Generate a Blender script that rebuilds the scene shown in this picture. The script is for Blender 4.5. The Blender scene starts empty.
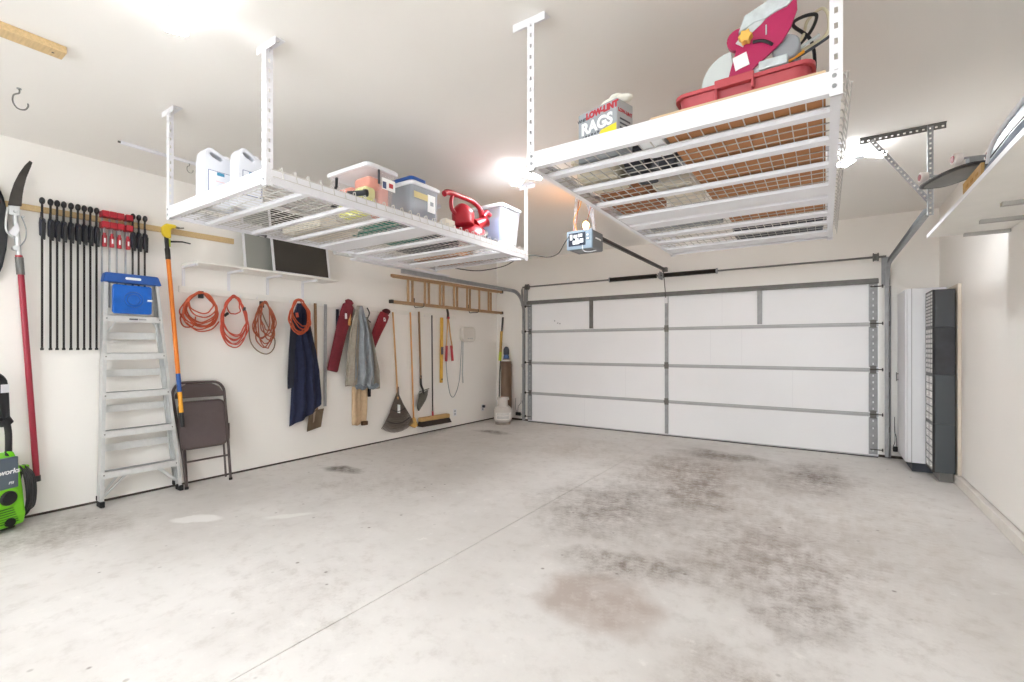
import bpy, bmesh, math, random
from mathutils import Vector, Matrix
random.seed(11)
sc = bpy.context.scene
COL = sc.collection
V = Vector
X, Y, Z = V((1, 0, 0)), V((0, 1, 0)), V((0, 0, 1))

# ------------------------------------------------------------------ materials
def srgb(r, g, b):
    f = lambda c: (c / 255) / 12.92 if c <= 10 else ((c / 255 + .055) / 1.055) ** 2.4
    return (f(r), f(g), f(b), 1)
MATS = {}
def mat(name, col, rough=.5, metal=0, var=.05, scale=6, bump=0, emit=0, alpha=1, trans=0, spec=.5, stretch=None):
    if name in MATS: return MATS[name]
    m = bpy.data.materials.new(name); m.use_nodes = True
    nt = m.node_tree; N = nt.nodes; L = nt.links
    b = N['Principled BSDF']
    c = srgb(*col)
    b.inputs['Roughness'].default_value = rough
    b.inputs['Metallic'].default_value = metal
    b.inputs['Specular IOR Level'].default_value = spec
    b.inputs['Base Color'].default_value = c
    if var or bump:
        tc = N.new('ShaderNodeTexCoord'); mp = N.new('ShaderNodeMapping')
        L.new(tc.outputs['Object'], mp.inputs['Vector'])
        if stretch: mp.inputs['Scale'].default_value = stretch
        no = N.new('ShaderNodeTexNoise'); no.inputs['Scale'].default_value = scale
        no.inputs['Detail'].default_value = 4
        L.new(mp.outputs[0], no.inputs['Vector'])
        if var:
            mx = N.new('ShaderNodeMix'); mx.data_type = 'RGBA'
            mx.inputs['A'].default_value = tuple(max(0, v * (1 - var * 2)) for v in c[:3]) + (1,)
            mx.inputs['B'].default_value = tuple(min(1, v * (1 + var * 2)) for v in c[:3]) + (1,)
            L.new(no.outputs['Fac'], mx.inputs['Factor'])
            L.new(mx.outputs['Result'], b.inputs['Base Color'])
        if bump:
            bp = N.new('ShaderNodeBump'); bp.inputs['Strength'].default_value = bump
            bp.inputs['Distance'].default_value = .01
            L.new(no.outputs['Fac'], bp.inputs['Height']); L.new(bp.outputs[0], b.inputs['Normal'])
    if emit:
        b.inputs['Emission Color'].default_value = c; b.inputs['Emission Strength'].default_value = emit
    if trans:
        b.inputs['Transmission Weight'].default_value = trans
    if alpha < 1:
        b.inputs['Alpha'].default_value = alpha
    MATS[name] = m
    return m

wall_m = mat('painted_drywall', (241, 238, 233), .85, var=.015, scale=1.2, bump=.03, spec=.2)
ceil_m = mat('ceiling_paint', (237, 234, 229), .9, var=.015, scale=1.0, bump=.04, spec=.15)
white_metal = mat('white_powder_coat', (230, 230, 234), .4, var=.02)
white_paint = mat('white_paint', (236, 234, 228), .5, var=.03)
white_plas = mat('white_plastic', (231, 232, 236), .35, var=.01)
clear_plas = mat('translucent_plastic', (236, 238, 242), .3, var=.03, alpha=.3)
pink_tint = mat('translucent_tote_wall', (244, 238, 238), .3, var=.02, alpha=.2)
smoke_plas = mat('smoky_plastic', (196, 204, 216), .25, var=.06, alpha=.5)
door_white = mat('door_skin', (246, 247, 249), .4, var=.012, scale=2)
galv = mat('galvanised_steel', (164, 166, 168), .6, metal=.35, var=.12, scale=18)
galv_dk = mat('dull_steel', (118, 117, 114), .6, metal=.4, var=.15, scale=14)
dark_steel = mat('dark_steel', (74, 70, 66), .45, metal=.6, var=.15, scale=20)
black_plas = mat('black_plastic', (30, 30, 33), .45, var=.1)
navy_plas = mat('navy_plastic', (34, 36, 58), .4, var=.1)
black_steel = mat('black_steel', (48, 45, 43), .4, metal=.5, var=.1)
rubber = mat('black_rubber', (24, 24, 24), .75, var=.1)
alu = mat('brushed_aluminium', (208, 210, 210), .38, metal=.55, var=.05, scale=30)
alu_step = mat('ladder_step_aluminium', (216, 217, 216), .45, metal=.4, var=.05, scale=30)
blue_plas = mat('blue_plastic', (28, 82, 160), .35, var=.12)
red_plas = mat('red_plastic', (172, 34, 48), .35, var=.08)
red_pole = mat('crimson_tube', (158, 38, 58), .35, var=.08)
maroon_cloth = mat('maroon_nylon', (112, 30, 42), .8, var=.2, scale=25, bump=.3)
red_cloth = mat('red_nylon', (136, 34, 46), .8, var=.2, scale=25, bump=.3)
navy_cloth = mat('navy_cotton', (33, 39, 66), .9, var=.2, scale=30, bump=.3)
dark_navy = mat('dark_navy_cotton', (34, 36, 48), .9, var=.2, scale=30, bump=.3)
grey_cloth = mat('grey_blue_fleece', (146, 152, 158), .95, var=.18, scale=14, bump=.5)
taupe_cloth = mat('taupe_lining', (158, 150, 138), .95, var=.15, scale=30, bump=.4)
tan_cloth = mat('tan_canvas', (200, 174, 142), .9, var=.1, scale=20, bump=.3)
brown_trim = mat('brown_leather', (92, 66, 44), .7, var=.15)
pine = mat('pine_wood', (208, 180, 134), .55, var=.14, scale=9, stretch=(1, 12, 12))
pine_v = mat('handle_wood', (196, 150, 94), .5, var=.14, scale=9, stretch=(14, 14, 1))
old_wood = mat('weathered_wood', (168, 134, 98), .65, var=.22, scale=12, stretch=(9, 2, 9))
old_wood_v = mat('worn_rung_wood', (180, 146, 108), .65, var=.25, scale=14, stretch=(9, 9, 2))
dark_handle = mat('dark_wood', (146, 112, 76), .55, var=.18, scale=9, stretch=(14, 14, 1))
orange_pole = mat('orange_fibreglass', (232, 128, 28), .4, var=.05)
yellow_orange = mat('amber_fibreglass', (240, 168, 44), .4, var=.05)
yellow_plas = mat('yellow_plastic', (228, 198, 40), .4, var=.06)
lime_plas = mat('lime_plastic', (196, 208, 52), .45, var=.08)
orange_cord = mat('orange_cord', (188, 82, 46), .5, var=.1, scale=30)
orange_cord2 = mat('red_orange_cord', (194, 76, 52), .5, var=.1, scale=30)
rust_cord = mat('faded_orange_cord', (164, 86, 54), .55, var=.14, scale=30)
green_plas = mat('lime_green_plastic', (122, 206, 34), .35, var=.05)
slate_plas = mat('slate_plastic', (92, 104, 116), .4, var=.08)
chair_m = mat('brown_enamel', (84, 72, 70), .35, var=.08, metal=.2)
chair_seat = mat('brown_vinyl', (90, 78, 78), .5, var=.08, scale=20)
rake_m = mat('brown_rake_plastic', (92, 82, 74), .55, var=.12, scale=20)
blade_m = mat('shovel_blade_steel', (98, 96, 88), .5, metal=.5, var=.2, scale=14)
scoop_m = mat('bronze_scoop', (112, 96, 78), .45, metal=.4, var=.25, scale=10)
bristle_m = mat('dark_bristles', (50, 42, 38), .9, var=.25, scale=60)
broom_block = mat('broom_block_wood', (196, 160, 104), .6, var=.12, scale=14)
level_m = mat('amber_level', (214, 168, 62), .45, var=.1)
tank_m = mat('tank_enamel', (206, 200, 194), .45, var=.06, scale=12)
tank_dirty = mat('grimy_steel', (150, 140, 130), .6, var=.2, scale=20)
cyl_m = mat('brown_cylinder_paint', (110, 86, 66), .5, var=.15, scale=10)
cyl_blue = mat('blue_band', (62, 96, 148), .5, var=.1)
charcoal = mat('charcoal_panel', (66, 70, 74), .5, var=.05)
charcoal2 = mat('scuffed_black_panel', (52, 54, 58), .5, var=.25, scale=14)
charcoal3 = mat('slate_panel', (72, 78, 82), .5, var=.05)
drawer_clear = mat('clear_drawer', (232, 232, 230), .25, var=.06)
cab_white = mat('cabinet_laminate', (228, 230, 233), .45, var=.01)
cab_gap = mat('cool_grey', (160, 160, 165), .6, var=.03)  # grey for the cabinet seam and the door marks
hardboard = mat('brown_hardboard', (176, 122, 78), .75, var=.1, scale=5)
hard_edge = mat('board_edge', (206, 180, 146), .7, var=.05)
carton = mat('brown_cardboard', (158, 104, 68), .8, var=.08)
pale_carton = mat('pale_cardboard', (214, 206, 190), .8, var=.04)
beige_plas = mat('beige_plastic', (206, 198, 178), .6, var=.1, scale=12)
grey_plas = mat('grey_plastic', (150, 154, 158), .5, var=.08)
dkgrey_plas = mat('dark_grey_plastic', (62, 66, 74), .5, var=.08)
teal = mat('teal_tarp', (40, 128, 112), .6, var=.15, scale=14)
tray_red = mat('faded_red_plastic', (184, 76, 84), .5, var=.12, scale=12)
magenta = mat('magenta_painted_metal', (178, 36, 90), .35, var=.08, scale=9)
wash_grey = mat('splattered_aluminium', (206, 216, 218), .5, metal=.2, var=.12, scale=30)
rags_grey = mat('rags_carton_grey', (160, 166, 172), .7, var=.05)
rags_side = mat('rags_carton_side', (178, 182, 184), .7, var=.05)
tissue = mat('white_tissue', (240, 238, 228), .9, var=.03)
ink_red = mat('red_ink', (184, 52, 62), .7, var=0)
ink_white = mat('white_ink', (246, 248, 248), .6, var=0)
ink_yellow = mat('yellow_ink', (236, 216, 44), .6, var=0)
ink_dark = mat('dark_ink', (70, 72, 80), .7, var=0)
ink_blue = mat('blue_ink', (64, 132, 160), .7, var=0)
ink_navy = mat('navy_ink', (60, 78, 120), .7, var=0)
opener_grey = mat('opener_grey', (118, 122, 126), .5, var=.05)
opener_face = mat('opener_blue_grey', (128, 146, 160), .45, var=.06)
lens_dark = mat('lens_dark', (52, 60, 72), .2, var=.05)
spring_m = mat('oiled_spring_steel', (44, 38, 33), .45, metal=.5, var=.2, scale=40)
salmon = mat('salmon_toys', (240, 140, 112), .6, var=.15, scale=9)
coral = mat('coral_fabric', (236, 118, 92), .8, var=.15, scale=9)
lemon = mat('lemon_fabric', (222, 226, 120), .8, var=.15, scale=9)
peri = mat('periwinkle_fabric', (150, 170, 214), .8, var=.15, scale=9)
brown_stuff = mat('brown_fabric', (140, 116, 108), .8, var=.2, scale=9)
white_stuff = mat('white_paper_goods', (236, 238, 242), .7, var=.05, scale=9)
tape_m = mat('masking_tape', (222, 206, 150), .7, var=.04)
screen_mesh = mat('dark_window_screen', (62, 58, 52), .8, var=.04, scale=3)
frost = mat('grey_frosted_pane', (150, 152, 146), .35, var=.04, scale=3)
wrap = mat('wrapped_white_vinyl', (232, 234, 236), .3, var=.06, scale=4)
sled_m = mat('pale_blue_plastic', (196, 210, 220), .35, var=.06)
bag_m = mat('slate_nylon', (118, 130, 148), .7, var=.15, scale=10)
foam_m = mat('white_foam', (224, 226, 232), .6, var=.03)
deck_m = mat('skateboard_grip', (56, 54, 54), .7, var=.1)
wheel_w = mat('white_urethane', (222, 214, 210), .4, var=.04)
wheel_r = mat('maroon_urethane', (128, 44, 52), .45, var=.08)
tan_box = mat('printed_tan_carton', (190, 152, 92), .8, var=.18, scale=12)
gap_m = mat('wall_base_gap', (74, 66, 58), .9, var=.2, scale=20)  # dark tone of the gap strips under the drywall
curb_m = mat('curb_concrete', (224, 219, 212), .85, var=.06, scale=10, bump=.2)
led = mat('lit_led_panel', (247, 251, 255), .5, var=0, emit=130)
bulb_warm = mat('warm_lit_bulb', (255, 170, 84), .5, var=0, emit=110)

# ------------------------------------------------------------------ mesh builder
def frame_for(d, up=Z):
    d = d.normalized()
    if abs(d.dot(up)) > .97: up = X
    s = d.cross(up).normalized(); u = s.cross(d).normalized()
    return s, u
class MB:
    def __init__(self): self.bm = bmesh.new()
    def hexa(self, p):
        v = [self.bm.verts.new(q) for q in p]
        for f in ((3, 2, 1, 0), (4, 5, 6, 7), (0, 1, 5, 4), (1, 2, 6, 5), (2, 3, 7, 6), (3, 0, 4, 7)):
            self.bm.faces.new([v[i] for i in f])
        return self
    def box(self, x0, x1, y0, y1, z0, z1):
        return self.hexa([V((x0, y0, z0)), V((x1, y0, z0)), V((x1, y1, z0)), V((x0, y1, z0)),
                          V((x0, y0, z1)), V((x1, y0, z1)), V((x1, y1, z1)), V((x0, y1, z1))])
    def obox(self, c, ax, ay, az):                     # centre + half axis vectors
        c, ax, ay, az = V(c), V(ax), V(ay), V(az)
        return self.hexa([c - ax - ay - az, c + ax - ay - az, c + ax + ay - az, c - ax + ay - az,
                          c - ax - ay + az, c + ax - ay + az, c + ax + ay + az, c - ax + ay + az])
    def bar(self, a, b, w, h, up=Z):                   # rectangular bar between two points
        a, b = V(a), V(b); d = (b - a); s, u = frame_for(d, V(up))
        return self.obox((a + b) / 2, d / 2, s * w / 2, u * h / 2) if True else self
    def rings(self, rs, closed=False, caps=True, loop=True):
        vs = [[self.bm.verts.new(q) for q in r] for r in rs]
        n = len(vs[0]); k = len(vs)
        for i in range(k if closed else k - 1):
            a, b = vs[i], vs[(i + 1) % k]
            for j in range(n if loop else n - 1):
                self.bm.faces.new((a[j], a[(j + 1) % n], b[(j + 1) % n], b[j]))
        if caps and not closed:
            self.bm.faces.new(list(reversed(vs[0]))); self.bm.faces.new(vs[-1])
        return self
    def tube(self, pts, r, n=8, closed=False, caps=True):
        pts = [V(p) for p in pts]; k = len(pts)
        rad = r if isinstance(r, (list, tuple)) else [r] * k
        d0 = pts[1] - pts[0]; s, u = frame_for(d0)
        rs = []
        for i, p in enumerate(pts):
            if closed: d = pts[(i + 1) % k] - pts[i - 1]
            elif i == 0: d = d0
            elif i == k - 1: d = pts[-1] - pts[-2]
            else: d = pts[i + 1] - pts[i - 1]
            d = d.normalized() if d.length > 1e-9 else d0.normalized()
            u = (u - d * u.dot(d)); u = u.normalized() if u.length > 1e-6 else frame_for(d)[1]
            s = d.cross(u).normalized()
            rs.append([p + (s * math.cos(t) + u * math.sin(t)) * rad[i] for t in (2 * math.pi * j / n for j in range(n))])
        return self.rings(rs, closed, caps)
    def cyl(self, a, b, r, n=16, r2=None):
        return self.tube([a, b], [r, r if r2 is None else r2], n)
    def lathe(self, c, prof, n=24, axis=Z):            # prof: (radius, height along axis)
        c = V(c); s, u = frame_for(axis, Y if axis == Z else Z)
        rs = [[c + axis * h + (s * math.cos(t) + u * math.sin(t)) * max(r, 1e-4) for t in (2 * math.pi * j / n for j in range(n))] for r, h in prof]
        return self.rings(rs)
    def prism(self, poly, o, u, v, n, t):
        o, u, v, n = V(o), V(u), V(v), V(n)
        a = [self.bm.verts.new(o + u * p[0] + v * p[1]) for p in poly]
        b = [self.bm.verts.new(o + u * p[0] + v * p[1] + n * t) for p in poly]
        self.bm.faces.new(list(reversed(a))); self.bm.faces.new(b)
        for i in range(len(poly)):
            j = (i + 1) % len(poly); self.bm.faces.new((a[i], a[j], b[j], b[i]))
        return self
    def holed(self, outer, holes, o, u, v, n, t):
        o, u, v, n = V(o), V(u), V(v), V(n)
        for k in (0, 1):
            es = []; loops = []
            for poly in [outer] + holes:
                vs = [self.bm.verts.new(o + u * p[0] + v * p[1] + n * t * k) for p in poly]
                es += [self.bm.edges.new((vs[i], vs[(i + 1) % len(vs)])) for i in range(len(vs))]
                loops.append(vs)
            bmesh.ops.triangle_fill(self.bm, use_beauty=True, use_dissolve=False, edges=es)
            if k == 0: first = loops
        for la, lb in zip(first, loops):
            for i in range(len(la)):
                j = (i + 1) % len(la); self.bm.faces.new((la[i], la[j], lb[j], lb[i]))
        return self
    def ball(self, c, rx, ry=None, rz=None, n=14, rot=None):
        ry = rx if ry is None else ry; rz = rx if rz is None else rz
        m = Matrix.Translation(V(c)) @ (rot.to_4x4() if rot else Matrix.Identity(4)) @ Matrix.Diagonal((rx, ry, rz, 1))
        bmesh.ops.create_uvsphere(self.bm, u_segments=n, v_segments=max(6, n // 2 + 2), radius=1, matrix=m)
        return self
    def perf(self, a, b, w, t, side, pitch=.05, hole=(.018, .009)):   # perforated strip: real slots
        a, b = V(a), V(b); d = b - a; L = d.length; d = d / L; s = V(side).normalized(); nn = d.cross(s).normalized()
        hl, hw = hole; k = max(1, int(L / pitch)); gap = L / k
        e = (w - hw) / 4
        for sg in (-1, 1):
            self.obox((a + b) / 2 + s * sg * (w / 2 - e), d * L / 2, s * e, nn * t / 2)
        for i in range(k + 1):
            c0 = max(0, (i - .5) * gap + hl / 2); c1 = min(L, (i + .5) * gap - hl / 2)
            if c1 > c0: self.obox(a + d * (c0 + c1) / 2, d * (c1 - c0) / 2, s * (hw / 2), nn * t / 2)
        return self
    def move(self, M):
        bmesh.ops.transform(self.bm, matrix=M, verts=self.bm.verts); return self
    def build(self, name, m, parent=None, smooth=False, bevel=0, seg=2, local=False):
        me = bpy.data.meshes.new(name)
        bmesh.ops.recalc_face_normals(self.bm, faces=self.bm.faces)
        if parent is not None and not local:
            inv = world_of(parent).inverted(); bmesh.ops.transform(self.bm, matrix=inv, verts=self.bm.verts)
        self.bm.to_mesh(me); self.bm.free()
        me.materials.append(m)
        o = bpy.data.objects.new(name, me); COL.objects.link(o)
        if smooth:
            for p in me.polygons: p.use_smooth = True
            me.set_sharp_from_angle(angle=math.radians(42))
        if bevel:
            md = o.modifiers.new('edge', 'BEVEL'); md.width = bevel; md.segments = seg; md.limit_method = 'ANGLE'; md.angle_limit = math.radians(40)
        if parent is not None: o.parent = parent
        return o
def world_of(o):
    M = o.matrix_basis.copy()
    while o.parent: o = o.parent; M = o.matrix_basis @ M
    return M
def tag(o, label, cat, group=None):
    o['label'] = label; o['category'] = cat
    if group: o['group'] = group
    return o
def thing(name, label, cat, loc=(0, 0, 0), rz=0, group=None):
    o = bpy.data.objects.new(name, None); COL.objects.link(o)
    o.empty_display_size = .05
    o.location = loc; o.rotation_euler = (0, 0, rz)
    o.matrix_basis = Matrix.Translation(V(loc)) @ Matrix.Rotation(rz, 4, 'Z')
    return tag(o, label, cat, group)
def struct(o): o['kind'] = 'structure'; return o
def dup(root, loc, rz=None, label=None, group=None):
    def cp(o, par):
        c = o.copy(); COL.objects.link(c)
        if par is not None: c.parent = par
        for ch in [q for q in bpy.data.objects if q.parent == o]: cp(ch, c)
        return c
    r = cp(root, None); r.location = loc
    if rz is not None: r.rotation_euler = (0, 0, rz)
    if label: r['label'] = label
    if group: r['group'] = group
    return r
def letters(txt, size, o, u, v, m, parent, name='lettering', depth=.001, align='CENTER', shear=0, bold=0):
    cu = bpy.data.curves.new(name, 'FONT'); cu.body = txt; cu.size = size; cu.extrude = depth; cu.align_x = align; cu.align_y = 'CENTER'
    cu.shear = shear; cu.offset = bold
    tmp = bpy.data.objects.new(name, cu); COL.objects.link(tmp)
    dg = bpy.context.evaluated_depsgraph_get(); dg.update()
    me = bpy.data.meshes.new_from_object(tmp.evaluated_get(dg)); bpy.data.objects.remove(tmp)
    u = V(u).normalized(); v = V(v).normalized(); n = u.cross(v)
    M = Matrix((u, v, n)).transposed().to_4x4(); M.translation = V(o)
    if parent is not None: M = world_of(parent).inverted() @ M
    me.transform(M); me.materials.clear(); me.materials.append(m)
    ob = bpy.data.objects.new(name, me); COL.objects.link(ob)
    if parent is not None: ob.parent = parent
    return ob
def spline(pts, n=8, closed=False):
    pts = [V(p) for p in pts]; k = len(pts); out = []
    for i in range(k if closed else k - 1):
        g = (lambda j: pts[j % k]) if closed else (lambda j: pts[min(max(j, 0), k - 1)])
        p0, p1, p2, p3 = g(i - 1), g(i), g(i + 1), g(i + 2)
        for s in range(n):
            t = s / n
            out.append(.5 * (2 * p1 + (p2 - p0) * t + (2 * p0 - 5 * p1 + 4 * p2 - p3) * t * t + (3 * p1 - p0 - 3 * p2 + p3) * t ** 3))
    if not closed: out.append(pts[-1])
    return out
def rrect(w, h, r, n=5, cx=0, cy=0):
    out = []
    for sx, sy, a0 in ((1, 1, 0), (-1, 1, 90), (-1, -1, 180), (1, -1, 270)):
        for i in range(n + 1):
            a = math.radians(a0 + 90 * i / n)
            out.append((cx + sx * (w / 2 - r) + r * math.cos(a), cy + sy * (h / 2 - r) + r * math.sin(a)))
    return out

# ------------------------------------------------------------------ the room
WL, WR, WF, WB, HC = -5.12, 1.08, 7.13, -2.6, 2.91
def floor_material():
    m = bpy.data.materials.new('stained_concrete'); m.use_nodes = True
    nt = m.node_tree; N = nt.nodes; L = nt.links; b = N['Principled BSDF']
    b.inputs['Roughness'].default_value = .62; b.inputs['Specular IOR Level'].default_value = .35
    geo = N.new('ShaderNodeTexCoord')
    P = geo.outputs['Object']
    def noise(scale, detail=5, rough=.6, vec=None):
        n = N.new('ShaderNodeTexNoise'); n.inputs['Scale'].default_value = scale; n.inputs['Detail'].default_value = detail
        n.inputs['Roughness'].default_value = rough; L.new(vec or P, n.inputs['Vector']); return n.outputs['Fac']
    def math_(op, a, c, clamp=False):
        n = N.new('ShaderNodeMath'); n.operation = op; n.use_clamp = clamp
        for i, q in enumerate((a, c)):
            if isinstance(q, (int, float)): n.inputs[i].default_value = q
            elif q is not None: L.new(q, n.inputs[i])
        return n.outputs[0]
    def ramp(f, a, c, lo=0, hi=1):
        n = N.new('ShaderNodeMapRange'); n.interpolation_type = 'SMOOTHSTEP'
        n.inputs['From Min'].default_value = a; n.inputs['From Max'].default_value = c
        n.inputs['To Min'].default_value = lo; n.inputs['To Max'].default_value = hi
        L.new(f, n.inputs['Value']); return n.outputs[0]
    def mix(f, a, c):
        n = N.new('ShaderNodeMix'); n.data_type = 'RGBA'
        L.new(f, n.inputs['Factor'])
        for k, q in (('A', a), ('B', c)):
            if isinstance(q, tuple): n.inputs[k].default_value = q
            else: L.new(q, n.inputs[k])
        return n.outputs['Result']
    warp = N.new('ShaderNodeTexNoise'); warp.inputs['Scale'].default_value = 2.6; warp.inputs['Detail'].default_value = 6
    L.new(P, warp.inputs['Vector'])
    wv = N.new('ShaderNodeVectorMath'); wv.operation = 'SUBTRACT'; L.new(warp.outputs['Color'], wv.inputs[0]); wv.inputs[1].default_value = (.5, .5, .5)
    def blob(cx, cy, rx, ry, rot=0, soft=.55, warpk=.5):
        sc_ = N.new('ShaderNodeVectorMath'); sc_.operation = 'SCALE'; L.new(wv.outputs[0], sc_.inputs[0]); sc_.inputs['Scale'].default_value = warpk
        ad = N.new('ShaderNodeVectorMath'); ad.operation = 'ADD'; L.new(P, ad.inputs[0]); L.new(sc_.outputs[0], ad.inputs[1])
        mp = N.new('ShaderNodeMapping'); mp.vector_type = 'TEXTURE'
        mp.inputs['Location'].default_value = (cx, cy, 0); mp.inputs['Rotation'].default_value = (0, 0, math.radians(rot)); mp.inputs['Scale'].default_value = (rx, ry, 1)
        L.new(ad.outputs[0], mp.inputs['Vector'])
        ml = N.new('ShaderNodeVectorMath'); ml.operation = 'LENGTH'; L.new(mp.outputs[0], ml.inputs[0])
        return ramp(ml.outputs['Value'], 1.0, soft)
    n1 = noise(.55, 6, .6); n2 = noise(7.5, 8, .7); n3 = noise(24, 4, .7)
    fine = noise(15, 9, .8); n5 = noise(3.7, 6, .7)
    col = mix(ramp(n1, .36, .64), srgb(207, 203, 199), srgb(224, 221, 218))
    col = mix(ramp(n2, .48, .72, 0, .5), col, srgb(188, 182, 176))
    col = mix(ramp(n2, .28, .42, .5, 0), col, srgb(236, 233, 229))
    # stains: (blob, colour, strength, grain low, grain high)
    S = [((-.98, 2.26, .40, .36, 0, .55, .35), (180, 168, 160), .9, .2, .45),
         ((-1.0, 2.72, .55, .32, 20, .3, .5), (122, 109, 98), .85, .38, .6),
         ((-1.05, 6.2, .75, .38, -12, .2, .6), (100, 84, 71), .85, .34, .58),
         ((-1.25, 5.2, 1.0, 1.4, 0, .05, .9), (138, 124, 112), .95, .36, .56),
         ((-1.5, 3.7, .9, 1.1, 0, .05, .9), (132, 122, 114), .95, .38, .58),
         ((-.95, 4.4, .35, .8, 10, .2, .8), (116, 104, 94), .95, .38, .55),
         ((-.1, 5.6, .6, 1.1, 0, .05, .8), (108, 94, 84), .95, .36, .56),
         ((-.12, 3.4, .6, 1.4, 5, .05, .9), (128, 114, 106), .8, .42, .6),
         ((-.05, 2.75, .35, .5, 0, .2, .6), (116, 103, 94), .45, .42, .62),
         ((-.2, 1.7, .6, .8, 0, .1, .8), (140, 126, 116), .9, .38, .58),
         ((-.5, 3.2, .6, .9, 0, .05, .9), (146, 134, 124), .7, .38, .58),
         ((-4.32, 3.18, .3, .13, 12, .3, .25), (96, 88, 80), .85, .3, .5),
         ((-4.3, 5.9, .45, .16, 0, .3, .3), (104, 96, 88), .8, .36, .54),
         ((-3.6, 3.0, 1.2, .7, 30, .1, .9), (176, 168, 160), .6, .44, .62),
         ((-4.6, 1.0, .7, .6, 0, .1, .7), (150, 142, 134), .7, .38, .58),
         ((-2.6, 5.6, .9, 1.0, 0, .1, .9), (178, 168, 156), .55, .42, .62),
         ((.3, 4.2, .8, 2.2, 0, .05, .9), (184, 174, 164), .6, .38, .62),
         ((-.6, 4.6, .7, 2.0, 0, .05, .9), (166, 154, 143), .6, .40, .62),
         ((-2.3, 1.5, 1.0, .5, 0, .1, .9), (186, 180, 174), .55, .46, .62)]
    for bl, c, st, lo, hi in S:
        g = math_('ADD', math_('ADD', math_('MULTIPLY', ramp(fine, lo, hi + .08), .55), math_('MULTIPLY', ramp(n5, .42, .6), .3)), .18)
        f = math_('MULTIPLY', math_('MULTIPLY', blob(*bl), g), min(1, st * 1.12))
        col = mix(f, col, srgb(*c))
    pale = math_('MULTIPLY', blob(-4.02, 1.66, .2, .1, 40, .6, .25), .8)
    col = mix(pale, col, srgb(242, 241, 239))
    pale2 = math_('MULTIPLY', blob(-3.5, 2.1, .25, .08, 50, .5, .3), .6)
    col = mix(pale2, col, srgb(240, 240, 236))
    # small drips in front of the joint
    vo = N.new('ShaderNodeTexVoronoi'); vo.inputs['Scale'].default_value = 8; L.new(P, vo.inputs['Vector'])
    sp = ramp(vo.outputs['Distance'], .12, .05)
    sel = ramp(noise(.9, 3), .44, .56)
    pick = N.new('ShaderNodeSeparateColor'); L.new(vo.outputs['Color'], pick.inputs[0])
    f = math_('MULTIPLY', math_('MULTIPLY', sp, sel), math_('MULTIPLY', ramp(pick.outputs[0], .4, .5), .75))
    col = mix(f, col, srgb(120, 112, 106))
    L.new(col, b.inputs['Base Color'])
    bp = N.new('ShaderNodeBump'); bp.inputs['Strength'].default_value = .12; bp.inputs['Distance'].default_value = .006
    L.new(math_('ADD', n3, fine), bp.inputs['Height']); L.new(bp.outputs[0], b.inputs['Normal'])
    return m
floor_m = floor_material()
mb = MB(); JX = -1.95                                   # slab in two pours with a saw-cut joint between them
mb.box(WL - .3, JX - .0025, WB - .2, WF + .35, -.12, 0); mb.box(JX + .0025, WR + .3, WB - .2, WF + .35, -.12, 0)
mb.box(JX - .0025, JX + .0025, WB - .2, WF + .35, -.12, -.006)
struct(mb.build('floor', floor_m))
struct(MB().box(WL - .2, WR + .2, WB - .2, WF + .2, HC, HC + .1).build('ceiling', ceil_m))
struct(MB().box(WL - .12, WL, WB - .12, WF + .12, .022, HC).build('wall_left', wall_m))
struct(MB().box(WL - .12, WL - .012, WB - .12, WF + .12, 0, .022).build('trim_1', gap_m))
struct(MB().box(WR, WR + .12, WB - .12, WF + .12, .1, HC).build('wall_right', wall_m))
struct(MB().box(WR - .035, WR + .12, WB, WF, .0, .088).build('trim_2', curb_m, bevel=.006))
struct(MB().box(WR + .012, WR + .1, WB, WF, .088, .1).build('trim_3', gap_m))
bk = MB(); wx0, wx1, wz0, wz1 = -3.3, -.5, .9, 2.25
bk.box(WL - .12, wx0, WB - .12, WB, 0, HC).box(wx1, WR + .12, WB - .12, WB, 0, HC).box(wx0, wx1, WB - .12, WB, 0, wz0).box(wx0, wx1, WB - .12, WB, wz1, HC)
struct(bk.build('wall_back', wall_m))
wn = struct(thing('added_window_1', 'added white framed window in the unseen back wall, giving fill daylight', 'window', ((wx0 + wx1) / 2, WB - .06, wz0)))  # window added behind the viewer to let in fill daylight
third = (wx1 - wx0) / 2
MB().holed([(wx0, wz0), (wx1, wz0), (wx1, wz1), (wx0, wz1)], [[(wx0 + .04 + third * k * .98, wz0 + .04), (wx0 + third * (k + 1) * .98, wz0 + .04), (wx0 + third * (k + 1) * .98, wz1 - .04), (wx0 + .04 + third * k * .98, wz1 - .04)] for k in (0, 1)], (0, WB - .08, 0), X, Z, Y, .05).build('window_frame', white_paint, wn)
MB().box(wx0 + .03, wx1 - .03, WB - .06, WB - .055, wz0 + .03, wz1 - .03).build('pane', mat('window_glass', (250, 252, 252), .05, var=0, alpha=.08), wn)
DX0, DX1, DZ = -4.40, .53, 2.13
wf = MB().box(WL, DX0 + .03, WF, WF + .12, .035, HC).box(DX1 - .03, WR, WF, WF + .12, .035, HC).box(DX0 + .03, DX1 - .03, WF, WF + .12, DZ - .02, HC)
struct(wf.build('wall_front', wall_m))
struct(MB().box(WL, DX0 + .02, WF + .012, WF + .1, 0, .035).box(DX1 - .02, WR, WF + .012, WF + .1, 0, .035).build('trim_4', gap_m))

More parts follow.
